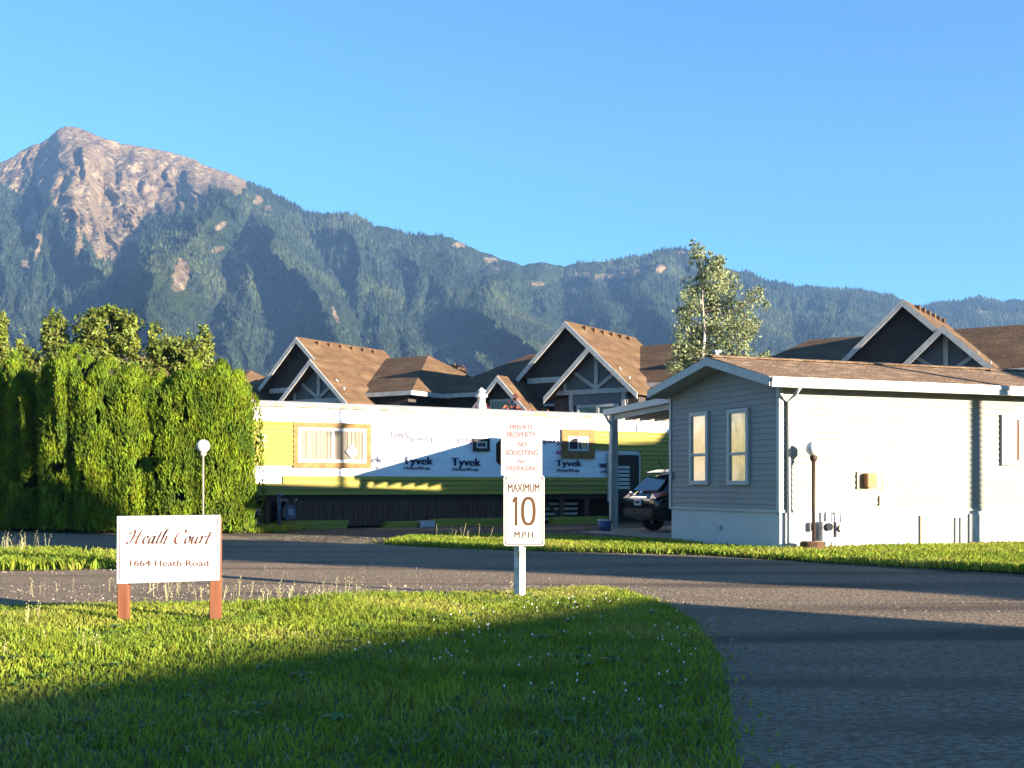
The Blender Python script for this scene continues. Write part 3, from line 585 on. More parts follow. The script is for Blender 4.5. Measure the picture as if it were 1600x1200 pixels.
HO = (5.11, 22.0, 0); HR = math.atan2(.357, .934); HM = frame(HO, HR); HW, HL = 4.28, 14.5
def laps(mb, a0, a1, z0, z1, to3, step=.115, top=None):
    """overlapping boards; to3(a, out, z) gives the point; top(a-range fn) clips under a gable"""
    z = z0
    while z < z1 - .01:
        zt = min(z + step, z1); l, r = (a0, a1) if top is None else top(zt)
        if r - l > .05:
            l0, r0 = (a0, a1) if top is None else top(z)
            mb.add([to3(l0, .022, z), to3(r0, .022, z), to3(r, .004, zt), to3(l, .004, zt)], [(0, 1, 2, 3)])
            mb.add([to3(l0, .004, z), to3(r0, .004, z), to3(r0, .022, z), to3(l0, .022, z)], [(0, 1, 2, 3)])
        z = zt
def make_home(label, group=None):
    h = thing('mobile_home', label, 'mobile home', HO, HR, group)
    g = MB()
    def rng_y(z):
        zz = z + .02; lo = 0 if zz < 3.24 else (zz - 3.24) / .267; hi = HW if zz < 3.36 else HW - (zz - 3.36) / .19
        return (min(lo, 1.85), max(hi, 1.85))
    laps(g, 0, HW, .78, 3.75, lambda a, o, z: (-o, a, z), top=rng_y)
    g.prism([(.02, 0, .78), (.02, HW, .78), (.02, HW, 3.36), (.02, 1.85, 3.8), (.02, 0, 3.24)], (.08, 0, 0))
    g.build('gable_wall', M['siding'], h)
    f = MB(); laps(f, 0, HL, .78, 3.2, lambda a, o, z: (a, -o, z))
    f.box(0, HL, .012, .1, .78, 3.2); f.build('front_wall', M['siding_sun'], h)
    b = MB(); b.box(.1, HL, HW - .08, HW, .78, 3.3); b.box(HL - .08, HL, .1, HW - .08, .78, 3.3); b.build('rear_wall', M['siding'], h)
    s = MB(); s.box(.015, HL - .015, .015, HW - .015, 0, .775)
    for i in range(6): s.box(2.4 + i * 2.4, 2.42 + i * 2.4, .008, .015, .01, .74)
    s.build('skirting', M['skirt'], h)
    t = MB(); t.box(-.03, HL + .03, -.034, .0, .745, .79); t.box(-.034, .0, .0, HW + .03, .745, .79); t.build('skirt_rail', M['trim'], h)
    c = MB(); c.box(-.034, .06, -.036, -.026, .79, 3.16); c.box(-.036, -.026, -.026, .06, .79, 3.2); c.build('corner_trim', M['trim'], h); c = MB(); c.box(-.036, -.026, HW - .07, HW + .02, .79, 3.3); c.build('corner_trim', M['trim'], h)
    r = MB(); x0, x1 = -.5, HL + .3
    r.prism([(x0, -.42, 3.27), (x0, 1.85, 3.876), (x0, 4.42, 3.40), (x0, 4.42, 3.425), (x0, 1.85, 3.905), (x0, -.42, 3.297)], (x1 - x0, 0, 0))
    ro = r.build('roof', M['roof'], h)
    rc = MB(); i = x0 + .05
    while i < x1 - .3:
        rc.prism([(i, 1.70, 3.885), (i, 1.85, 3.925), (i, 2.0, 3.895), (i, 2.0, 3.911), (i, 1.85, 3.943), (i, 1.70, 3.901)], (.26, 0, 0)); i += .275
    rc.build('ridge_cap', M['roof'], ro)
    v = MB(); v.box(7.0, 7.22, .75, .97, 3.62, 3.74); v.box(6.98, 7.24, .73, .99, 3.74, 3.77); v.build('roof_vent', M['tan'], ro)
    v = MB(); v.box(6.55, 6.85, 1.5, 1.7, 3.80, 3.86); v.build('roof_vent', M['darkframe'], ro)
    v = MB(); v.tube([(-.15, 2.05, 3.83), (-.15, 2.05, 4.02)], .05, 10); v.box(-.22, -.08, 1.98, 2.12, 4.02, 4.06); v.build('vent_pipe', M['trimgrey'], ro)
    fa = MB()
    fa.prism([(x0 - .02, -.44, 3.115), (x0 - .02, 1.85, 3.715), (x0 - .02, 1.85, 3.882), (x0 - .02, -.44, 3.282)], (.035, 0, 0)); fa.build('rake_board', M['trim'], h)
    fa = MB(); fa.prism([(x0 - .02, 1.852, 3.715), (x0 - .02, 4.44, 3.235), (x0 - .02, 4.44, 3.402), (x0 - .02, 1.852, 3.882)], (.035, 0, 0)); fa.build('rake_board', M['trim'], h)
    fa = MB(); fa.box(x0 + .016, x1, -.475, -.425, 3.1, 3.278); fa.box(x0 + .016, x1, -.50, -.475, 3.20, 3.285); fa.build('gutter', M['trim'], h)
    fa = MB(); fa.box(x0 + .016, x1, 4.425, 4.455, 3.23, 3.40); fa.build('rear_fascia', M['trim'], h)
    so_ = MB()
    so_.prism([(x0 + .016, -.42, 3.14), (x0 + .016, 1.85, 3.735), (x0 + .016, 4.42, 3.25), (x0 + .016, 4.42, 3.235), (x0 + .016, 1.85, 3.72), (x0 + .016, -.42, 3.125)], (.46, 0, 0))
    so_.prism([(-.02, -.42, 3.14), (-.02, -.03, 3.14), (-.02, -.03, 3.125), (-.02, -.42, 3.125)], (HL, 0, 0)); so_.build('soffit', M['soffit'], h)
    d = MB(); d.tube([(.16, -.44, 3.12), (.16, -.30, 3.0), (.16, -.07, 2.86), (.16, -.07, .18), (.16, -.2, .08)], .038, 8)
    d.build('downspout', M['trim'], h)
    # gable windows
    for (p0, p1, q0, q1) in ((1081, 1109.5, 645.5, 757), (1140, 1173, 640.5, 757.5)):
        y1, zt = on_side(p0, q0, HM); y0, zb = on_side(p1, q1, HM); zt = (zt + on_side(p1, q0 - 3, HM)[1]) / 2
        fw = .085; wf = MB(); fx0, fx1 = -.075, -.02
        wf.box(fx0, fx1, y0, y0 + fw, zb, zt); wf.box(fx0, fx1, y1 - fw, y1, zb, zt); wf.box(fx0, fx1, y0 + fw, y1 - fw, zt - fw, zt); wf.box(fx0 - .01, fx1, y0 + fw, y1 - fw, zb, zb + fw)
        zm = zb + (zt - zb) * .41; wf.box(fx0 + .008, fx1, y0 + fw, y1 - fw, zm - .03, zm + .03)
        wo_ = wf.build('window', M['trim'], h)
        gl = MB(); gl.box(-.042, -.034, y0 + fw, y1 - fw, zm + .03, zt - fw); gl.box(-.036, -.028, y0 + fw, y1 - fw, zb + fw, zm - .03); gl.build('pane', M['glassmirror'], wo_)
    # side window, mostly outside the frame
    xw, zt = on_plane(1562, 648, HM); _, zb = on_plane(1562, 727, HM); xe = xw + 1.5
    wf = MB(); wf.box(xw, xw + .1, -.075, -.02, zb, zt); wf.box(xe - .1, xe, -.075, -.02, zb, zt); wf.box(xw + .1, xe - .1, -.075, -.02, zt - .1, zt); wf.box(xw + .1, xe - .1, -.085, -.02, zb, zb + .1); wf.box(xw + .72, xw + .78, -.07, -.02, zb + .1, zt - .1)
    wo_ = wf.build('window', M['trim'], h); gl = MB(); gl.box(xw + .1, xe - .1, -.034, -.028, zb + .1, zt - .1); gl.build('pane', M['glassmirror'], wo_); gl = MB(); gl.box(xw + .1, xw + .42, -.042, -.036, zb + .1, zt - .1); gl.build('curtain', M['tan'], wo_); gl = MB(); gl.box(xw + .42, xw + .5, -.041, -.036, zb + .1, zt - .1); gl.build('curtain', M['darkwood'], wo_)
    # wall fan with side flaps
    xa, zt = on_plane(1337, 737, HM); xb, zb = on_plane(1382, 764, HM)
    v = MB(); v.box(xa, xa + .09, -.05, -.02, zb, zt); v.box(xb - .09, xb, -.05, -.02, zb, zt); v.box(xa + .09, xb - .09, -.04, -.02, zb, zt); vo = v.build('wall_vent', M['tan'], h)
    v = MB(); v.box(xa + .13, xa + .36, -.2, -.04, zb + .03, zt - .03); v.build('hood', M['orange'], vo, bevel=.015)
    xk, zk = on_plane(1373, 782, HM); v = MB(); v.box(xk - .015, xk + .015, -.05, -.02, zk - .1, zk + .1); v.build('hose_bib', M['tan'], h)
    # meters on the skirting
    x, z = on_plane(1286, 826, HM); v = MB(); v.box(x - .13, x + .13, -.16, -.002, z - .25, z + .14); v.tube([(x, -.08, z + .14), (x, -.08, z + .34)], .025, 8); mo = v.build('meter_box', M['meter'], h, bevel=.03)
    v = MB(); v.tube([(x, -.16, z + .04), (x, -.22, z + .04)], .075, 14); v.build('dial', M['glassdark'], mo)
    x, z = on_plane(1305, 825, HM); v = MB(); v.box(x - .12, x + .1, -.2, -.002, z - .16, z + .12); v.tube([(x - .16, -.1, .02), (x - .16, -.1, z + .3), (x + .06, -.1, z + .3), (x + .06, -.1, z + .1)], .022, 8); mo = v.build('meter_box', M['meter'], h, bevel=.04)
    v = MB(); v.tube([(x - .02, -.2, z), (x - .02, -.25, z)], .07, 14); v.build('dial', M['tan'], mo)
    x, z = on_plane(1266, 822, HM); v = MB(); v.box(x - .05, x + .06, -.1, -.002, z - .1, z + .08); v.build('junction_box', M['meter'], h, bevel=.02)
    # access panels and battens of the skirting
    for p0, p1, q0, mt in ((1437, 1448, 805, 'tan'), (1492, 1495, 808, 'trimgrey'), (1500, 1503, 808, 'trimgrey'), (1514, 1529, 803, 'trimgrey')):
        xa, zt = on_plane(p0, q0, HM); xb, _ = on_plane(p1, q0, HM); v = MB(); v.box(xa, xb, -.03, -.003, .02, zt); v.build('skirt_panel', M[mt], h)
    y, z = on_side(1124, 824, HM); v = MB(); v.box(-.03, -.002, y - .08, y + .08, z - .04, z + .04); v.build('vent_grille', M['trim'], h)
    y, z = on_side(1052.5, 743, HM); v = MB(); v.box(-.05, -.02, y - .03, y + .03, z - .08, z + .08); v.build('outlet_box', M['meterblue'], h)
    return h
home = make_home('long pale mobile home with grey lap siding gable and brown roof on the right')

# carport behind it
cp = thing('carport', 'flat roofed white carport over the black vehicle', 'carport', HO, HR)
r = MB(); r.prism([(2.4, 4.5, 3.64), (2.4, 12.7, 3.42), (2.4, 12.7, 3.46), (2.4, 4.5, 3.68)], (6.5, 0, 0)); r.build('roof', M['soffit'], cp)
r = MB(); r.prism([(2.34, 4.48, 3.61), (2.34, 12.76, 3.39), (2.34, 12.76, 3.57), (2.34, 4.48, 3.79)], (.06, 0, 0)); r.box(2.4, 8.9, 12.7, 12.76, 3.39, 3.57); r.build('fascia', M['trim'], cp)
for i in range(13):
    r = MB(); r.prism([(2.5 + i * .5, 4.5, 3.46), (2.5 + i * .5, 12.6, 3.24), (2.5 + i * .5, 12.6, 3.418), (2.5 + i * .5, 4.5, 3.638)], (.05, 0, 0)); r.build('rafter', M['soffit'], cp)
for (x, y, zt) in ((2.55, 12.45, 3.37), (8.7, 12.45, 3.37), (2.6, 4.6, 3.57), (8.7, 4.6, 3.57)):
    p = MB(); p.box(x - .1, x + .1, y - .1, y + .1, 0, zt); p.build('post', M['trim'], cp)
d = MB(); d.tube([(2.36, 12.62, 3.4), (2.40, 12.50, 3.2), (2.42, 12.30, 3.05), (2.42, 12.30, .1)], .04, 8); d.build('downspout', M['trimgrey'], cp)

# ------------------------------------------------------------------ wrapped trailer across the road
TO = (-8.58, 32.84, 0); TR = math.atan2(.498, .867); TM = frame(TO, TR); TL, TD, TZ0, TZ1 = 18.6, 4.2, 1.03, 3.66
def tp(px, py): return on_plane(px, py, TM)
tr = thing('trailer_home', 'long trailer home half clad in white house wrap and yellow siding across the road', 'mobile home', TO, TR)
b = MB()   # wrapped wall, with slack folds in the sheet
nx, nz = 150, 26; vs = []
for i in range(nx + 1):
    for j in range(nz + 1):
        x, z = TL * i / nx, TZ0 + (TZ1 - TZ0) * j / nz
        q = float(fbm(np.array([x * .9 + z * 2.2]), np.array([z * 2.6 - x * .35]), 21, 3)[0] - .45)
        vs.append((x, -.006 - .035 * max(0, q), z))
b.add(vs, [(i*(nz+1)+j, (i+1)*(nz+1)+j, (i+1)*(nz+1)+j+1, i*(nz+1)+j+1) for i in range(nx) for j in range(nz)], True)
b.box(0, TL, .003, TD, TZ0, TZ1); b.build('wrapped_wall', M['wrap'], tr)
r = MB()
prof = [(-.10, 3.64), (0, 3.70), (.9, 3.84), (2.1, 3.9), (3.3, 3.84), (4.2, 3.70), (4.3, 3.64)]
r.prism([(-.15, a, z) for a, z in prof] + [(-.15, a, z - .02) for a, z in prof[::-1]], (TL + .3, 0, 0)); ro = r.build('roof', M['metalroof'], tr)
e = MB(); e.box(-.17, TL + .17, -.13, -.1, 3.60, 3.70); e.build('roof_edge', M['rust'], ro)
i = 0
while i < TL: e = MB(); e.box(i, i + .16, -.055, -.04, 3.50, 3.515); e.build('staple', M['trimgrey'], tr); i += .42
x, z = tp(760, 630); e = MB(); e.lathe((x + .3, .9, 3.78), [(0, 0), (.16, 0), (.16, .22), (.13, .24), (.13, .42), (.21, .45), (.21, .52), (.12, .56), (.12, .62), (.17, .64), (.02, .76)], 14); e.build('flue_pipe', M['trimgrey'], ro)
def sid(poly_px, y=-.05, step=.2, name='yellow_siding'):
    """lap siding inside a rectangle given by two photo corners"""
    (p0, q0), (p1, q1) = poly_px; x0, zt = tp(p0, q0); x1, _ = tp(p1, q0); _, zb = tp((p0 + p1) / 2, q1)
    s = MB(); laps(s, x0, x1, zb, zt, lambda a, o, zz: (a, y - o, zz), step=step); s.box(x0, x1, y, y + .04, zb, zt); return s, x0, x1, zb, zt
xl0, _ = tp(360, 700); xe = TL - .02
z_a = tp(457, 659)[1]; z_b = tp(420, 727)[1]; z_c = tp(420, 755)[1]; z_d = tp(640, 744.5)[1]
def sidbox(x0, x1, z0, z1, name='yellow_siding'):
    s = MB(); laps(s, x0, x1, z0, z1, lambda a, o, zz: (a, -.052 - o * 2.2, zz), step=.15); s.box(x0, x1, -.051, -.048, z0, z1); return s.build(name, M['yellow'], tr)
sidbox(.3, tp(457, 700)[0], z_b, z_a)
sidbox(.3, tp(441, 760)[0], TZ0 - .02, z_c)
sidbox(tp(441, 760)[0] + .004, tp(949, 760)[0], TZ0 - .02, z_d)
xr = tp(926, 690)[0]; zr1 = tp(985, 674.5)[1]
sidbox(xr, xe, tp(985, 704)[1], zr1); sidbox(tp(999, 720)[0], xe, TZ0 - .02, tp(985, 704)[1] - .004)
def rect(mb, p0, q0, p1, q1, y0, y1):
    x0, zt = tp(p0, q0); x1, zb = tp(p1, q1); zt = (zt + tp(p1, q0)[1]) / 2; zb = (zb + tp(p0, q1)[1]) / 2; mb.box(x0, x1, y0, y1, zb, zt); return x0, x1, zb, zt
def window(p0, q0, p1, q1, a, bmat, inner, fw, curtain=True, split=1):
    o = MB(); x0, x1, zb, zt = rect(MB(), p0, q0, p1, q1, 0, 1)
    o.box(x0, x0 + a, -.11, -.05, zb, zt); o.box(x1 - a, x1, -.11, -.05, zb, zt); o.box(x0 + a, x1 - a, -.11, -.05, zt - a, zt); o.box(x0 + a, x1 - a, -.11, -.05, zb, zb + a)
    wo_ = o.build('window', M[bmat], tr)
    i0, i1, j0, j1 = x0 + a, x1 - a, zb + a, zt - a; f = MB()
    f.box(i0, i0 + fw, -.095, -.05, j0, j1); f.box(i1 - fw, i1, -.095, -.05, j0, j1); f.box(i0 + fw, i1 - fw, -.095, -.05, j1 - fw, j1); f.box(i0 + fw, i1 - fw, -.095, -.05, j0, j0 + fw)
    for k in range(1, split + 1): xm = i0 + (i1 - i0) * k / (split + 1); f.box(xm - fw * .4, xm + fw * .4, -.09, -.05, j0 + fw, j1 - fw)
    f.build('sash', M['trim'], wo_)
    p = MB()
    if curtain:
        n = 60; vs = []
        for k in range(n + 1):
            xx = i0 + fw + (i1 - i0 - 2 * fw) * k / n; yy = -.058 - .012 * math.sin(k * 1.3) - .006 * math.sin(k * 3.1)
            vs += [(xx, yy, j0 + fw), (xx, yy, j1 - fw)]
        p.add(vs, [(2*k, 2*k+2, 2*k+3, 2*k+1) for k in range(n)]); p.build('curtain', M['curtain'], wo_)
    else:
        p.box(i0 + fw, i1 - fw, -.062, -.055, j0 + fw, j1 - fw); p.build('pane', M['glassdark'], wo_)
    return wo_, i0, i1, j0, j1
wo_, i0, i1, j0, j1 = window(457, 661, 578, 731, .15, 'yellowwood', None, .1, True, 1)
sg = MB(); xs, zs = tp(548, 706); sg.prism([(xs, -.11, zs - .22), (xs + .2, -.11, zs), (xs, -.11, zs + .22), (xs - .2, -.11, zs)], (0, .01, 0)); s1 = sg.build('diamond_notice', M['white'], wo_)
sg = MB(); sg.prism([(xs, -.114, zs - .07), (xs + .07, -.114, zs), (xs, -.114, zs + .07), (xs - .07, -.114, zs)], (0, .003, 0)); sg.build('diamond_mark', M['pinkink'], s1)
window(738, 685, 763, 705, .09, 'darkframe', None, .06, False, 0)
wo_, i0, i1, j0, j1 = window(876, 671, 927, 716, .24, 'yellowwood', None, .07, False, 1)
c = MB(); c.add([(i1 - .28, -.065, j0 + .07), (i1 - .07, -.065, j0 + .07), (i1 - .07, -.065, j1 - .07), (i1 - .36, -.065, j1 - .07)], [(0, 1, 2, 3)]); c.build('curtain', M['tan'], wo_); c = MB(); c.add([(i0 + .07, -.065, j0 + .3), (i0 + .2, -.065, j0 + .4), (i0 + .3, -.065, j1 - .07), (i0 + .07, -.065, j1 - .07)], [(0, 1, 2, 3)]); c.build('curtain', M['tan'], wo_)
# door with pale louvres
d = MB(); x0, x1, zb, zt = rect(d, 949.5, 711, 996, 784, -.09, -.05); do = d.build('door', M['darkframe'], tr)
d = MB(); d.box(x0 - .06, x0, -.1, -.05, zb, zt + .06); d.box(x1, x1 + .06, -.1, -.05, zb, zt + .06); d.box(x0, x1, -.1, -.05, zt, zt + .06); d.build('door_frame', M['trimgrey'], do)
d = MB(); xa, xb, za, zc = rect(MB(), 962, 726, 981, 764, 0, 1)
for k in range(6): zz = za + (zc - za) * k / 6; d.box(xa, xb, -.115, -.09, zz, zz + (zc - za) / 9)
d.build('louvre', M['trim'], do)
# printing on the wrap
def words(name, items, m):
    for body, p0, q0, p1, q1, turn, bold in items:
        mb = MB(); x0, zt = tp(p0, q0); x1, zb = tp(p1, q1); put_text(mb, body, (x0 + x1) / 2, (zt + zb) / 2, x1 - x0, zt - zb, -.047, turn, bold=bold); mb.build(name, M[m], tr)
words('wrap_print', [('Tyvek', 629, 713, 675.5, 726, False, .018), ('HomeWrap', 631, 728.5, 671, 733.5, False, .008), ('Tyvek', 705, 715, 750, 728, False, .018), ('HomeWrap', 707, 730.5, 746, 735.5, False, .008),
                     ('Tyvek', 868, 718, 908, 728.5, False, .016), ('HomeWrap', 869, 732, 904, 737, False, .008), ('ek', 579.5, 713, 597, 723, False, .016), ('rap', 580, 728, 592, 731.5, False, .006), ('ve', 936, 720, 948.5, 731, False, .016), ('eW', 937, 735, 948, 739, False, .006)], 'blueink')
words('faded_print', [('Tyvek', 608, 672, 640, 685, False, .008), ('HomeWrap', 609, 688, 638, 692, False, .002), ('Tyvek', 637, 682, 680, 693, True, .012), ('HomeWrap', 640, 674, 679, 677.5, True, .002), ('Tyvek', 712, 685, 738, 694, True, .012), ('HomeWrap', 714, 677, 746, 680.5, True, .002), ('Tyvek', 846, 687, 875, 696, True, .012), ('HomeWrap', 848, 680, 874, 683, True, .002),
                      ('HomeWrap', 906, 659, 932, 661.5, False, 0), ('HomeWrap', 580, 650, 606, 652, False, 0)], 'greyink')
words('small_print', [('INSTALL', 668, 699, 688, 703, False, .004), ('INSTALL', 868, 704, 876, 710, False, .004), ('INSTALL', 448, 738, 470, 740.5, False, 0)], 'pinkink')
lb = MB(); x0, x1, zb, zt = rect(lb, 994, 664, 1032, 677, -.06, -.048); bl_ = lb.build('bar_label', M['white'], tr)
lb = MB(); k = x0 + .1
while k < x1 - .1:
    wv = rng.choice([.015, .03, .05]); lb.box(k, k + wv, -.064, -.06, zb + .07, zt - .1); k += wv + rng.choice([.02, .04])
lb.build('bars', M['tan'], bl_)
em = MB(); x, z = tp(409.5, 688)
for k in range(10):
    a = k * .628; em.box(x + .1 * math.cos(a) - .025, x + .1 * math.cos(a) + .025, -.085, -.07, z + .17 * math.sin(a) - .03, z + .17 * math.sin(a) + .03)
em.box(x - .03, x + .03, -.085, -.07, z - .05, z + .05); em.build('round_emblem', M['trimgrey'], tr)
# skirting of upright planks with a ledger, open bay at the left
sk = MB(); x, xe2 = tp(447, 790)[0], tp(838, 790)[0]
while x < xe2:
    wv = rng.uniform(.13, .2); sk.box(x, x + wv - .012, .05 + rng.uniform(0, .03), .1, .06, .86); x += wv
sk.build('plank_skirting', M['darkwood'], tr)
sk = MB(); sk.box(.2, TL - .2, .03, .05, .84, .90); sk.box(.2, TL - .2, .035, 1.5, .9, 1.005); sk.build('skirt_ledger', M['darkframe'], tr)
for pxx in (415, 838, 876, 915, 960, 1000): xx_ = tp(pxx, 790)[0]; sk = MB(); sk.box(xx_, xx_ + .16, .02, .12, 0, .83); sk.build('skirt_post', M['darkwood'], tr)
sk = MB(); xa, xb = tp(384, 790)[0], tp(414, 790)[0]; sk.bar((xa, .06, .8), (xb, .06, .15), .03, .1); sk.build('diagonal_brace', M['darkframe'], tr); sk = MB(); sk.bar((tp(853, 790)[0], .06, .75), (tp(878, 790)[0], .06, .2), .03, .1); sk.build('diagonal_brace', M['darkframe'], tr)
sk = MB()
for k in range(4): sk.box(tp(388, 790)[0], tp(413, 790)[0], .3, .33, .12 + k * .13, .225 + k * .13)
sk.build('pale_boards', M['trimgrey'], tr); sk = MB()
for k in range(4): sk.box(tp(842, 790)[0], tp(915, 790)[0], .5, .53, .12 + k * .17, .2 + k * .17)
sk.build('pale_boards', M['trimgrey'], tr)
bk = MB(); bk.box(.2, TL - .2, 1.5, 1.55, 0, .9); bk.build('rear_skirting', M['darkframe'], tr)
# packs of yellow siding lying along the trailer
def lumber(label, p0, p1, qb, qt, n, y0):
    x0 = tp(p0, 810)[0]; x1 = tp(p1, 810)[0]; P0 = TM @ Vector((x0, -y0, 0)); o = thing('siding_pack', label, 'building material', P0, TR, 'packs of siding lying on the ground')
    for k in range(n):
        mb = MB(); j = rng.uniform(-.06, .06); h_ = .2 / n if n > 2 else .26 / n; mb.box(j, x1 - x0 + j, -.16 + rng.uniform(-.02, .02), .16, .0 + k * h_, k * h_ + h_ - .012); mb.build('board', M['yellow'], o)
lumber('low pack of yellow siding boards on the grass beside the gas meter', 426, 536, 818, 807, 2, .25)
lumber('taller pack of yellow siding boards lying midway along the trailer', 591, 640, 818, 804, 3, .45)
lumber('pack of yellow siding boards just left of the road sign, beside a white strap', 668, 783, 815, 806, 2, .35)
lumber('pack of yellow siding boards on the grass below the dark shrubs', 852, 938, 817, 807, 2, .3)
P0 = TM @ Vector((tp(655, 810)[0], -.5, 0)); mb = MB(); mb.box(-.25, .25, -.12, .12, 0, .2); mb.box(-.2, .2, -.124, -.12, .04, .16); tag(mb.build('wrapped_bundle', M['trim'], None, P0, bevel=.02), 'small white wrapped bundle between two packs of yellow siding', 'bundle').rotation_euler = (0, 0, TR)
# gas meter
gmx = gp(443, 829); gm = thing('gas_meter', 'grey gas meter on a pipe stand beside the trailer corner', 'meter', gmx, TR)
mb = MB(); mb.tube([(-.13, 0, 0), (-.13, 0, .98)], .055, 8); mb.tube([(-.13, 0, .98), (-.13, 0, 1.05)], .11, 10); mb.tube([(-.13, 0, .85), (.1, 0, .85), (.14, 0, .72)], .035, 8); mb.tube([(.32, 0, .6), (.34, 0, .85), (.5, .3, .88)], .025, 8); mb.build('pipe', M['meterblue'], gm)
mb = MB(); mb.box(.0, .34, -.14, .14, .32, .72); body = mb.build('meter_body', M['meterblue'], gm, bevel=.06)
mb = MB(); mb.box(.09, .25, -.16, -.135, .44, .62); mb.build('dial_window', M['meter'], body)
# bucket beside the carport post
p = gp(945, 830); bu = thing('bucket', 'small blue bucket with a white lid at the foot of the carport post', 'bucket', p)
mb = MB(); mb.lathe((0, 0, 0), [(0, 0), (.17, 0), (.2, .28), (0, .28)], 16); mb.build('pail', M['bluepaint'], bu)
mb = MB(); mb.lathe((0, 0, .28), [(0, 0), (.22, 0), (.22, .04), (0, .05)], 16); mb.build('lid', M['trim'], bu)
# ------------------------------------------------------------------ townhouses
def make_townhouse(label):
    th = thing('townhouse', label, 'house', (0, 0, 0), 0, 'row of dark townhouses')
    PI_ = .93
    b = MB(); b.box(-8.9, 6.2, 1.0, 11, 0, 6.2); b.box(-2.7, 2.7, -.25, 1.0, 0, 6.75); b.box(-.55, 4.05, -1.0, -.25, 0, 5.6); b.build('wall', M['charcoal'], th)
    b = MB(); laps(b, 0, 0, 6.72, 9.1, lambda a, o, z: (a, -.26 - o, z), step=.19, top=lambda z: (-(9.2 - z) / PI_, (9.2 - z) / PI_)); b.build('gable_shingles', M['charcoal'], th)
    # main hip roof
    e, z0, zr = 6.15, 6.2, 8.8; hr = MB()
    A, B_, C_, D_ = (-9.6, .4, z0), (6.9, .4, z0), (6.9, 11.6, z0), (-9.6, 11.6, z0); E, G = (-6.4, 6, zr), (3.75, 6, zr)
    hr.add([A, B_, C_, D_, E, G], [(0, 1, 5, 4), (1, 2, 5), (2, 3, 4, 5), (3, 0, 4), (0, 3, 2, 1)])
    ro = hr.build('roof', M['troof'], th)
    fs = MB(); fs.box(-9.65, 6.95, .32, .4, 6.02, 6.24); fs.box(6.9, 6.98, .4, 11.6, 6.02, 6.24); fs.box(-9.68, -9.6, .4, 11.6, 6.02, 6.24); fs.build('eave_board', M['trimgrey'], th)
    def gable(xc, zt, half, y0, y1, pitch, name='gable_roof', th_=.14):
        q = MB(); zb = zt - half * pitch
        for s in (-1, 1):
            q.prism([(xc, y0, zt), (xc + s * half, y0, zb), (xc + s * half, y0, zb - th_), (xc, y0, zt - th_)], (0, y1 - y0, 0))
        g_ = q.build(name, M['troof'], th)
        for s in (-1, 1):
            r_ = MB(); r_.prism([(xc + s * .002, y0 - .06, zt - .03), (xc + s * (half + .03), y0 - .06, zb - .06), (xc + s * (half + .03), y0 - .06, zb - .36), (xc + s * .002, y0 - .06, zt - .33)], (0, .055, 0)); r_.build('rake_board', M['trimgrey'], th)
        return g_
    g1 = gable(0, 9.38, 2.95, -.85, 6.6, PI_)
    for i in range(6): v = MB(); v.box(.2, .42, .4 + i * .95, .62 + i * .95, 9.0, 9.24); v.build('ridge_vent', M['troof'], g1)
    gable(1.85, 8.0, 2.5, -1.75, 1.2, PI_)
    gable(-2.95, 6.75, 2.5, -2.4, .3, 1.02)
    w_ = MB(); w_.prism([(-.5, -1.02, 5.78), (4.2, -1.02, 5.78), (1.85, -1.02, 7.8)], (0, .06, 0)); w_.build('porch_gable', M['greywall'], th)
    w_ = MB(); w_.prism([(-5.0, -1.9, 4.5), (-.95, -1.9, 4.5), (-2.95, -1.9, 6.5)], (0, .06, 0)); w_.box(-4.8, -1.1, -1.9, 1, 0, 4.5); w_.build('lower_gable', M['charcoal'], th)
    # truss over the porch
    t = MB(); yb = -1.10
    t.box(-.35, 4.05, yb - .05, yb + .05, 5.72, 5.94); t.box(1.75, 1.95, yb - .04, yb + .04, 5.94, 7.75)
    t.bar((1.8, yb, 6.0), (.55, yb, 6.85), .08, .16); t.bar((1.9, yb, 6.0), (3.15, yb, 6.85), .08, .16)
    t.box(.05, .2, yb - .04, yb + .04, 5.94, 6.45); t.box(3.5, 3.65, yb - .04, yb + .04, 5.94, 6.45); t.build('truss', M['trimgrey'], th)
    t = MB(); t.box(.3, 3.5, -1.06, -1.01, 5.2, 5.72); t.build('lintel_panel', M['greywall'], th)
    t = MB(); t.box(-2.5, -.6, -.36, -.28, 6.45, 6.72); t.build('belly_board', M['trimgrey'], th)
    def win(x0, x1, z0, z1, y, n):
        f = MB(); fw = .12; f.box(x0, x1, y - .06, y, z1 - fw, z1); f.box(x0, x1, y - .06, y, z0, z0 + fw); f.box(x0, x0 + fw, y - .06, y, z0 + fw, z1 - fw); f.box(x1 - fw, x1, y - .06, y, z0 + fw, z1 - fw)
        for k in range(1, n): xm = x0 + (x1 - x0) * k / n; f.box(xm - fw * .6, xm + fw * .6, y - .055, y, z0 + fw, z1 - fw)
        f.box(x0 + fw, x1 - fw, y - .05, y, (z0 + z1) / 2 - .03, (z0 + z1) / 2 + .03)
        o = f.build('window', M['trimgrey'], th); p = MB(); p.box(x0 + fw, x1 - fw, y - .02, y - .01, z0 + fw, z1 - fw); p.build('pane', M['glassdark'], o)
    win(.75, 3.05, 3.9, 5.2, -1.01, 2); win(-1.75, -.75, 4.0, 5.4, -.27, 1); win(-3.7, -2.2, 4.3, 5.6, -1.91, 1); win(4.6, 5.7, 4.2, 5.6, .98, 1)
    c = MB(); c.box(.35, .55, -1.1, -1.0, 0, 5.72); c.build('porch_column', M['trimgrey'], th); c = MB(); c.box(3.2, 3.4, -1.1, -1.0, 0, 5.72); c.build('porch_column', M['trimgrey'], th)
    return th
TH = math.atan2(-.545, .839) * 1.0
t0 = make_townhouse('dark gabled townhouse above the wrapped trailer, just right of the hedge')
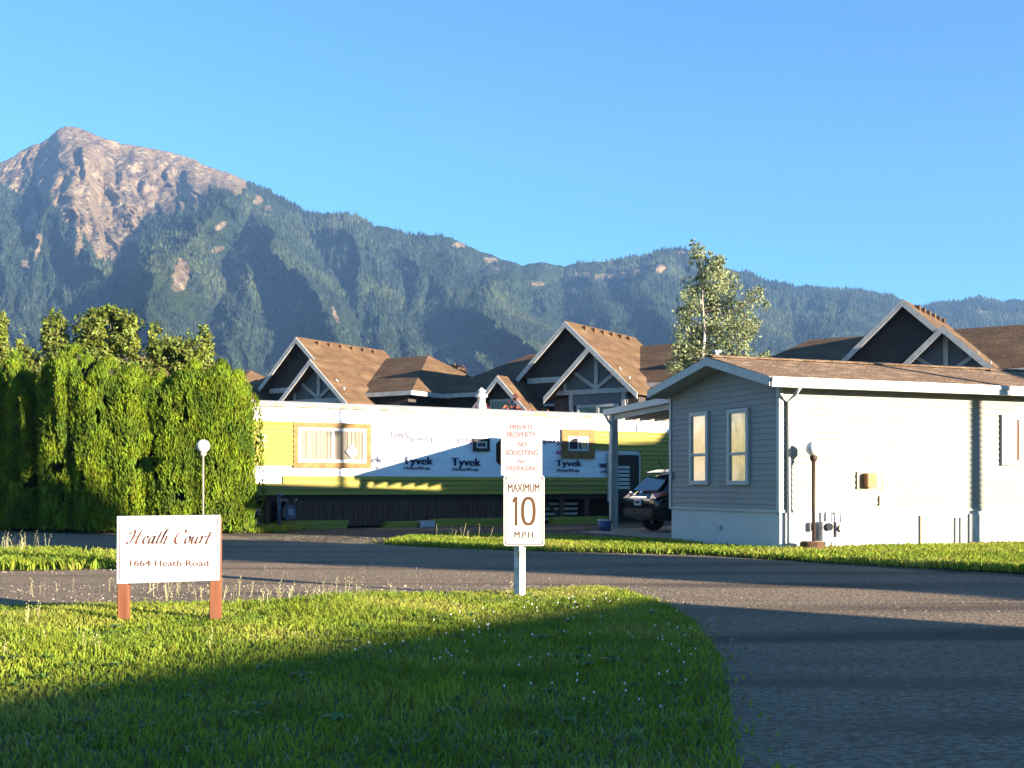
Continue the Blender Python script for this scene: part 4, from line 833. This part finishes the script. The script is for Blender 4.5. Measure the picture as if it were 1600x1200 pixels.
sp = [((at(480, 600, 63).x, 63, 0), None), ((at(897, 600, 57).x, 57, 0), 'dark gabled townhouse partly behind the airy pale barked tree'), ((at(1418, 600, 50.5).x, 50.5, 0), 'dark gabled townhouse rising over the roof of the pale mobile home'), ((-23.3, 71.5, 0), 'brown roofed townhouse peeking over the right end of the cedar hedge')]
for i, (loc, lab) in enumerate(sp):
    o = t0 if i == 0 else copy_tree(t0); o.location = loc; o.rotation_euler = (0, 0, TH)
    if lab: o['label'] = lab

# ------------------------------------------------------------------ vehicle under the carport
def make_suv(loc, rz):
    r = thing('parked_car', 'black sport utility vehicle parked under the carport, rear towards the road', 'car', loc, rz)
    # stations from the rear bumper (x=0) forward; each: (x, [(half width, z) ...] from sill to roof centre)
    st = [(.00, [(.66,.48),(.74,.60),(.76,.78),(.70,.95),(.0,.97)]), (.10, [(.78,.36),(.88,.58),(.90,.80),(.84,1.00),(.0,1.04)]), (.22, [(.82,.33),(.91,.58),(.925,.82),(.86,1.06),(.0,1.10)]),
          (.42, [(.84,.30),(.915,.58),(.93,.85),(.84,1.22),(.0,1.30)]), (.62, [(.84,.28),(.92,.58),(.93,.9),(.78,1.44),(.0,1.53)]), (.85, [(.84,.27),(.92,.58),(.93,.95),(.70,1.60),(.0,1.655)]),
          (1.5, [(.85,.26),(.92,.58),(.925,.96),(.68,1.63),(.0,1.69)]), (2.5, [(.85,.26),(.92,.58),(.92,.95),(.67,1.62),(.0,1.67)]), (3.0, [(.85,.26),(.92,.58),(.915,.94),(.66,1.50),(.0,1.56)]),
          (3.6, [(.85,.26),(.92,.58),(.90,.95),(.78,1.04),(.0,1.10)]), (4.3, [(.82,.28),(.88,.55),(.84,.85),(.70,.94),(.0,.98)]), (4.55, [(.66,.34),(.74,.5),(.7,.75),(.55,.82),(.0,.84)])]
    b = MB(); n = 5; vs = []
    for x, pr in st:
        vs += [(x, -h_, z) for h_, z in pr[:-1]] + [(x, 0, pr[-1][1])] + [(x, h_, z) for h_, z in pr[-2::-1]]
    m_ = 9; fs = [(i*m_+j, i*m_+j+1, (i+1)*m_+j+1, (i+1)*m_+j) for i in range(len(st)-1) for j in range(m_-1)] + [tuple(range(m_-1, -1, -1)), tuple(range((len(st)-1)*m_, len(st)*m_))]
    fs += [(i*m_, (i+1)*m_, (i+1)*m_+m_-1, i*m_+m_-1) for i in range(len(st)-1)]
    b.add(vs, fs, True); body = b.build('body', M['carblack'], r, bevel=0)
    md = body.modifiers.new('smooth', 'SUBSURF'); md.levels = 2; md.render_levels = 2
    def strip(name, pts, m, par=r, off=(-.02, 0, 0)): q = MB(); q.prism(pts, off); return q.build(name, m, par)
    strip('rear_window', [(.26,-.66,1.12),(.26,.66,1.12),(.66,.56,1.50),(.66,-.56,1.50)], M['carglass'], off=(-.05, 0, .03))
    for s in (-1, 1):
        strip('side_window', [(.75, s*.90, 1.02), (2.9, s*.91, 1.02), (2.5, s*.74, 1.50), (.98, s*.76, 1.50)], M['carglass'], off=(0, s*.025, 0))
        tl = strip('tail_light', [(.10, s*.50, .93), (.08, s*.88, .93), (.40, s*.925, 1.06), (.30, s*.90, 1.12), (.13, s*.60, 1.07)], M['taillight'], off=(-.06, s*.015, 0))
        lo = strip('pillar_light', [(.40, s*.87, 1.14), (.46, s*.90, 1.10), (.72, s*.78, 1.46), (.66, s*.74, 1.48)], M['taillight'], off=(-.02, s*.03, .01))
        strip('reflector', [(.02, s*.62, .50), (.02, s*.80, .50), (.02, s*.80, .55), (.02, s*.62, .55)], M['taillight'], off=(-.03, 0, 0))
    bp_ = MB(); bp_.box(-.05, .3, -.80, .80, .42, .66); bp_.build('rear_bumper', M['blackplastic'], r, bevel=.05)
    strip('bumper_trim', [(-.052, -.66, .44), (-.052, .66, .44), (-.052, .58, .50), (-.052, -.58, .50)], M['chrome'], off=(-.03, 0, 0))
    strip('chrome_bar', [(.03, -.42, .955), (.03, .42, .955), (.035, .42, .98), (.035, -.42, .98)], M['chrome'], off=(-.03, 0, 0))
    pl = strip('licence_plate', [(-.01, -.17, .74), (-.01, .17, .74), (.0, .17, .91), (.0, -.17, .91)], M['white'], off=(-.03, 0, 0))
    strip('plate_stripe', [(-.042, -.12, .79), (-.042, .12, .79), (-.04, .12, .86), (-.04, -.12, .86)], M['blueink'], pl, off=(-.003, 0, 0))
    strip('emblem', [(.10, -.07, 1.07), (.10, .07, 1.07), (.13, .06, 1.12), (.13, -.06, 1.12)], M['chrome'], off=(-.04, 0, 0))
    sp_ = MB(); sp_.prism([(.58, -.6, 1.60), (.58, .6, 1.60), (.95, .62, 1.69), (.95, -.62, 1.69)], (0, 0, .04)); sp_.build('spoiler', M['carblack'], r, bevel=.012)
    for s in (-1, 1): rr = MB(); rr.tube([(.95, s*.6, 1.68), (1.2, s*.62, 1.73), (2.4, s*.6, 1.72), (2.7, s*.58, 1.64)], .02, 8); rr.build('roof_rail', M['chrome'], r)
    an = MB(); an.tube([(.85, 0, 1.70), (.62, 0, 1.96)], .012, 6); an.build('antenna', M['blackplastic'], r)
    for x in (.95, 3.55):
        for s in (-1, 1):
            wv = MB(); prof = [(.18, -.1), (.30, -.11), (.35, -.08), (.36, 0), (.35, .08), (.30, .11), (.18, .1)]; vs = []; nn = 24
            for rr_, yy in prof: vs += [(x + rr_ * math.cos(6.28318*k/nn), s * .82 + yy, .36 + rr_ * math.sin(6.28318*k/nn)) for k in range(nn)]
            wv.add(vs, [(i*nn+k, i*nn+(k+1) % nn, (i+1)*nn+(k+1) % nn, (i+1)*nn+k) for i in range(6) for k in range(nn)], True); wo2 = wv.build('wheel', M['rubber'], r)
            hb = MB(); hb.tube([(x, s*.80, .36), (x, s*.90, .36)], .07, 10)
            for k in range(7): a = k * .8976; hb.bar((x, s*.895, .36), (x + .235 * math.cos(a), s*.895, .36 + .235 * math.sin(a)), .05, .02, (0, 1, 0))
            hb.build('rim', M['chrome'], wo2)
    return r
make_suv((3.46, 31.5, 0), R(24))

# ------------------------------------------------------------------ road sign
sp_ = gp(812, 935); D_ = sp_.y; k_ = F / D_
sg = thing('road_sign', 'white wooden post with a maximum 10 speed sign below a faded private property notice', 'sign', sp_)
p = MB(); q = .062; p.prism([(0, -q, -.05), (q, 0, -.05), (0, q, -.05), (-q, 0, -.05)], (0, 0, 1.95)); po = p.build('post', M['oldwhite'], sg)
for z in (.5, .2, .12): bt = MB(); bt.ball((.035, -.035, z), .012, 8); bt.build('bolt', M['rust'], po)
def X_(px): return (px - CX) / k_ - sp_.x
def Z_(py): return EYE + (HY - py) / k_
def plate(name, p0, q0, p1, q1, y, m, rad=.03, par=sg):
    x0, x1, z0, z1 = X_(p0), X_(p1), Z_(q1), Z_(q0); pts = []
    for cx_, cz_, a0 in ((x1 - rad, z1 - rad, 0), (x0 + rad, z1 - rad, 1), (x0 + rad, z0 + rad, 2), (x1 - rad, z0 + rad, 3)):
        pts += [(cx_ + rad * math.cos((a0 + k / 5) * 1.5708), y, cz_ + rad * math.sin((a0 + k / 5) * 1.5708)) for k in range(6)]
    b = MB(); b.prism(pts, (0, .004, 0)); return b.build(name, m, par), pts
def ringline(mb, pts, w_, y):
    n = len(pts); cx_ = sum(p[0] for p in pts) / n; cz_ = sum(p[2] for p in pts) / n; a = []
    for p in pts: a += [(p[0], y, p[2]), (p[0] - w_ * (1 if p[0] > cx_ else -1), y, p[2] - w_ * (1 if p[2] > cz_ else -1))]
    mb.add(a, [(2*i, 2*((i+1) % n), 2*((i+1) % n)+1, 2*i+1) for i in range(n)])
yS = -q - .006
spd, pts = plate('speed_panel', 787, 743, 850.5, 852.5, yS, M['signwhite'])
ink = MB()
inset = [(p[0] + (.012 if p[0] < X_(818) else -.012), 0, p[2] + (.012 if p[2] < Z_(798) else -.012)) for p in pts]; ringline(ink, inset, .009, yS - .0012)
def ptext(mb, body, p0, q0, p1, q1, y, bold): put_text(mb, body, (X_(p0) + X_(p1)) / 2, (Z_(q0) + Z_(q1)) / 2, X_(p1) - X_(p0), Z_(q0) - Z_(q1), y, bold=bold)
ptext(ink, 'MAXIMUM', 794, 755.5, 842.5, 768.5, yS - .0012, .0025)
ptext(ink, 'M.P.H.', 804, 830, 835.5, 840, yS - .0012, .0028)
# numerals: straight 1 with flag, oval 0
x0, x1, zb, zt = X_(801), X_(808.5), Z_(821), Z_(776); ink.add([(x0 + .022, yS - .0012, zb), (x1, yS - .0012, zb), (x1, yS - .0012, zt), (x0 + .022, yS - .0012, zt), (x0 - .002, yS - .0012, zt - .04), (x0 - .002, yS - .0012, zt - .075), (x0 + .022, yS - .0012, zt - .055)], [(0, 1, 2, 3, 6), (3, 4, 5, 6)])
cx_, cz_, rx_, rz_ = X_(825.5), Z_(798.5), (X_(837) - X_(814)) / 2, (Z_(776) - Z_(821)) / 2; a = []; nn = 40
for k in range(nn):
    c_, s_ = math.cos(6.28318*k/nn), math.sin(6.28318*k/nn); c_ = math.copysign(abs(c_) ** .8, c_); s_ = math.copysign(abs(s_) ** .8, s_)
    a += [(cx_ + rx_ * c_, yS - .0012, cz_ + rz_ * s_), (cx_ + (rx_ - .036) * c_, yS - .0012, cz_ + (rz_ - .032) * s_)]
ink.add(a, [(2*i, 2*((i+1) % nn), 2*((i+1) % nn)+1, 2*i+1) for i in range(nn)])
ink.build('lettering', M['brownink'], spd)
for z in (750, 845): bl2 = MB(); bl2.ball((X_(819), yS, Z_(z)), .008, 8); bl2.build('bolt', M['rust'], spd)
prv, pts = plate('private_notice', 783, 656.5, 847, 743, yS - .009, M['noticewhite'], rad=.012)
for body, p0, q0, p1, q1, bo in (('PRIVATE', 797, 664, 833, 671.5, .0006), ('PROPERTY', 792, 675.5, 837, 684, .0006), ('NO', 810, 690.5, 823, 698, .0006), ('SOLICITING', 790, 703, 840, 711.5, .0008), ('NO', 810, 718, 821, 724, .0006), ('TRESPASSING', 791, 728.5, 840, 735.5, .0006)):
    ink = MB(); ptext(ink, body, p0, q0, p1, q1, yS - .0102, bo); ink.build('lettering', M['faintink'], prv)
oc = MB(); cx_, cz_ = X_(809), Z_(707); Rr = .26
oc.prism([(cx_ + Rr * math.cos((k + .5) * .7854), q + .004, cz_ + Rr * math.sin((k + .5) * .7854)) for k in range(8)], (0, .004, 0)); oc.build('octagonal_panel', M['maroon'], sg)

# ------------------------------------------------------------------ court sign
cs0 = gp(190, 975); cs = thing('court_sign', 'white rectangular sign board with script lettering on two red posts', 'sign', (0, 0, 0))
yb = cs0.y; kk = F / yb
def CXp(px): return (px - CX) / kk
def CZp(py): return EYE + (HY - py) / kk
cs.location = (CXp(263), yb, 0); ox = CXp(263)
for p0, p1 in ((183, 198.5), (327, 343)):
    b = MB(); b.box(CXp(p0) - ox, CXp(p1) - ox, .0, .09, -.05, CZp(808)); b.build('post', M['redpost'], cs, bevel=.006)
b = MB(); tl_, tr_, br_, bl_ = (183.5, 806.5), (344.5, 804.5), (343.5, 906.5), (183, 912)
b.prism([(CXp(p_[0]) - ox, -.018, CZp(p_[1])) for p_ in (bl_, br_, tr_, tl_)], (0, .017, 0)); bd = b.build('board', M['white'], cs, bevel=.003)
ink = MB(); yI = -.0192
def seg(p0, q0, p1, q1, w0, w1=None):
    w1 = w0 if w1 is None else w1; ink.add([(CXp(p0 - w0/2) - ox, yI, CZp(q0)), (CXp(p0 + w0/2) - ox, yI, CZp(q0)), (CXp(p1 + w1/2) - ox, yI, CZp(q1)), (CXp(p1 - w1/2) - ox, yI, CZp(q1))], [(0, 1, 2, 3)])
seg(188.5, 812, 188, 904, 1.1); seg(340.5, 810, 339.8, 900, 1.1)
for a_ in ((188, 812.4), (334, 810.4), (187.5, 904), (334, 900)): ink.add([(CXp(a_[0]) - ox, yI, CZp(a_[1])), (CXp(a_[0] + 6) - ox, yI, CZp(a_[1])), (CXp(a_[0] + 6) - ox, yI, CZp(a_[1] + .6)), (CXp(a_[0]) - ox, yI, CZp(a_[1] + .6))], [(0, 1, 2, 3)])
def cat_rom(p, n=7):
    out = []
    for i in range(len(p) - 1):
        a, b_, c, d = p[max(i-1, 0)], p[i], p[i+1], p[min(i+2, len(p)-1)]
        for k in range(n):
            t_ = k / n; out.append(tuple(.5 * (2*b_[j] + (c[j]-a[j])*t_ + (2*a[j]-5*b_[j]+4*c[j]-d[j])*t_*t_ + (3*b_[j]-a[j]-3*c[j]+d[j])*t_**3) for j in (0, 1)))
    return out + [p[-1]]
GL = {'H': (.95, [[(-.12,.12),(-.05,-.02),(.1,.03),(.2,.35),(.25,.7),(.24,.98),(.1,1.02),(-.05,.85),(-.08,.7)], [(.72,1.02),(.62,.8),(.56,.4),(.53,.1),(.62,-.02),(.75,.12)], [(.05,.45),(.3,.52),(.62,.5)]]),
      'e': (.40, [[(.05,.28),(.2,.32),(.3,.46),(.22,.58),(.1,.48),(.04,.25),(.08,.05),(.2,-.02),(.36,.14)]]),
      'a': (.50, [[(.36,.5),(.22,.58),(.08,.4),(.04,.15),(.12,-.02),(.26,.12),(.36,.5)], [(.38,.56),(.34,.3),(.32,.05),(.4,-.02),(.5,.12)]]),
      't': (.34, [[(.2,.92),(.14,.5),(.1,.12),(.17,-.02),(.32,.12)], [(.0,.6),(.34,.64)]]),
      'h': (.52, [[(.08,.5),(.2,.95),(.27,1.08),(.2,1.1),(.12,.8),(.04,.0)], [(.05,.3),(.18,.52),(.32,.56),(.32,.3),(.28,.05),(.36,-.02),(.5,.12)]]),
      'C': (.78, [[(.66,.78),(.7,.95),(.58,1.05),(.4,.98),(.18,.7),(.1,.35),(.2,.05),(.4,-.02),(.62,.18)]]),
      'o': (.46, [[(.2,.56),(.06,.35),(.06,.1),(.18,-.02),(.33,.16),(.34,.42),(.22,.57),(.34,.46),(.48,.5)]]),
      'u': (.54, [[(.06,.56),(.04,.25),(.08,.02),(.2,.02),(.34,.25)], [(.38,.56),(.34,.25),(.34,.03),(.42,-.02),(.54,.12)]]),
      'r': (.42, [[(.02,.45),(.1,.58),(.14,.48),(.1,.2),(.08,.0)], [(.1,.3),(.22,.52),(.36,.56),(.38,.46)]]), ' ': (.34, [])}
def script(s, px0, px1, base, cap):
    tot = sum(GL[c][0] for c in s); sc = (px1 - px0 - cap * .3) / tot; x = 0; nib = (.105, .03)
    for c in s:
        for st in GL[c][1]:
            pl = cat_rom(st); vs = []
            for (a, b_) in pl:
                for sg_ in (-1, 1):
                    aa, bb = a + sg_ * nib[0] * .62, b_ + sg_ * nib[1]
                    vs.append((CXp(px0 + (x + aa) * sc + bb * cap * .32) - ox, yI - .0003 * (len(ink.f) % 3), CZp(base - bb * cap + (px0 - 200) * 0 - (px0 - px0)) ))
            ink.add(vs, [(2*i, 2*i+2, 2*i+3, 2*i+1) for i in range(len(pl) - 1)])
        x += GL[c][0]
script('Heath Court', 201, 334, 849, 20)
ink.build('lettering', M['scriptink'], bd); ink = MB()
put_text(ink, '1664 Heath Road', CXp(265.5) - ox, CZp(879.5), CXp(327) - CXp(205), CZp(874.5) - CZp(884), yI, bold=.0022)
ink.build('lettering', M['scriptink'], bd)

# ------------------------------------------------------------------ globe lamps
def lamp(label, base, top_px, r_, pole_r, pm):
    D_ = base.y; z = EYE + (HY - top_px) / F * D_; o = thing('globe_lamp', label, 'lamp', base, 0, 'globe lamps on slim poles')
    b = MB(); b.tube([(0, 0, 0), (0, 0, z - r_ * .8)], pole_r, 10); b.build('pole', pm, o)
    b = MB(); b.lathe((0, 0, z - r_ - .05), [(pole_r, -.06), (r_ * .5, 0), (r_ * .45, .08), (pole_r, .09)], 14); b.build('collar', pm, o)
    b = MB(); b.ball((0, 0, z), r_, 24); b.build('globe', M['globe'], o)
lamp('white globe lamp on a slim pole against the cedar hedge', Vector(((317.5 - CX) / F * 28.9, 28.9, 0)), 697, .165, .02, M['palepole'])
sb = gp(1269, 863); lamp('white globe lamp on a dark pole before the pale mobile home', sb + Vector((.04, .05, 0)), 701, .145, .034, M['darkpole'])
st = thing('tree_stump', 'short weathered stump around the foot of the dark lamp pole', 'stump', sb)
b = MB(); b.lathe((0, 0, 0), [(.27, -.02), (.24, .08), (.225, .19), (.20, .205), (.06, .205)], 18); b.build('trunk', M['stump'], st)
b = MB(); b.lathe((0, 0, .206), [(.06, 0), (.19, .006), (.2, .0)], 18); b.build('cut_face', M['tan'], st)

# ------------------------------------------------------------------ neighbours just outside the view (they cast the evening shadows)
SH = Vector((-SX, -SY, 0)); PP = Vector((-SY, SX, 0))        # along the shadows; across them
nb = copy_tree(home); nb['label'] = 'mobile home on the near side of the road, out of view to the right'; nb.rotation_euler = (0, 0, math.atan2(PP.y, PP.x))
nb.location = SH * -18.9 + PP * (10.7 - HL - .3)
for c_, w_, hh, s_ in ((14.4, -24, 12.2, 1.3), (16.1, -27, 13.0, 1.42)):
    p = SH * w_ + PP * c_
    tree('conifer_tree', 'big dense tree out of view to the right, %s of the two' % ('nearer' if c_ < 15.5 else 'farther'), p, [((rng.normal(0, .4), rng.normal(0, .4), z), (s_ * f_, s_ * f_, 1.1)) for z, f_ in ((1.4, .9), (2.8, 1.0), (4.2, 1.05), (5.6, 1), (7, 1), (8.3, .95), (9.6, .9), (10.8, .8), (hh - .7, .6))], [(0,0,0),(0,0,4),(0,0,hh-1)], M['leafdark'], M['bark'], 1500, .42, limbs=False)
pp = Vector((20.7, 15.26, 0)); up_ = thing('utility_pole', 'wooden utility pole out of view to the right', 'utility pole', pp)
b = MB(); b.tube([(0, 0, 0), (0, 0, 9)], [.15, .11], 12); b.build('pole', M['bark'], up_)
b = MB(); b.bar((-.7, .9, 8.4), (.7, -.9, 8.4), .1, .12); b.build('crossarm', M['bark'], up_)

nt2 = copy_tree(t0); nt2['label'] = 'dark townhouse beyond the far end of the pale mobile home, out of view'; nt2.rotation_euler = (0, 0, math.atan2(PP.y, PP.x)); nt2.location = SH * -21.4 + PP * 36.2
# ------------------------------------------------------------------ evening haze
hz = MB(); hz.box(-1250, 1300, -110, 2760, -2.2, 800)
m = bpy.data.materials.new('haze_air'); m.use_nodes = True; t = m.node_tree; t.nodes.clear()
o_ = nd(t, 'ShaderNodeOutputMaterial'); v_ = nd(t, 'ShaderNodeVolumePrincipled'); v_.inputs['Color'].default_value = (.26, .50, 1, 1); v_.inputs['Density'].default_value = .00012; v_.inputs['Anisotropy'].default_value = 0.0
t.links.new(v_.outputs[0], o_.inputs['Volume'])
tag(hz.build('haze', m), 'thin bluish evening haze in the valley', 'haze', kind='stuff')
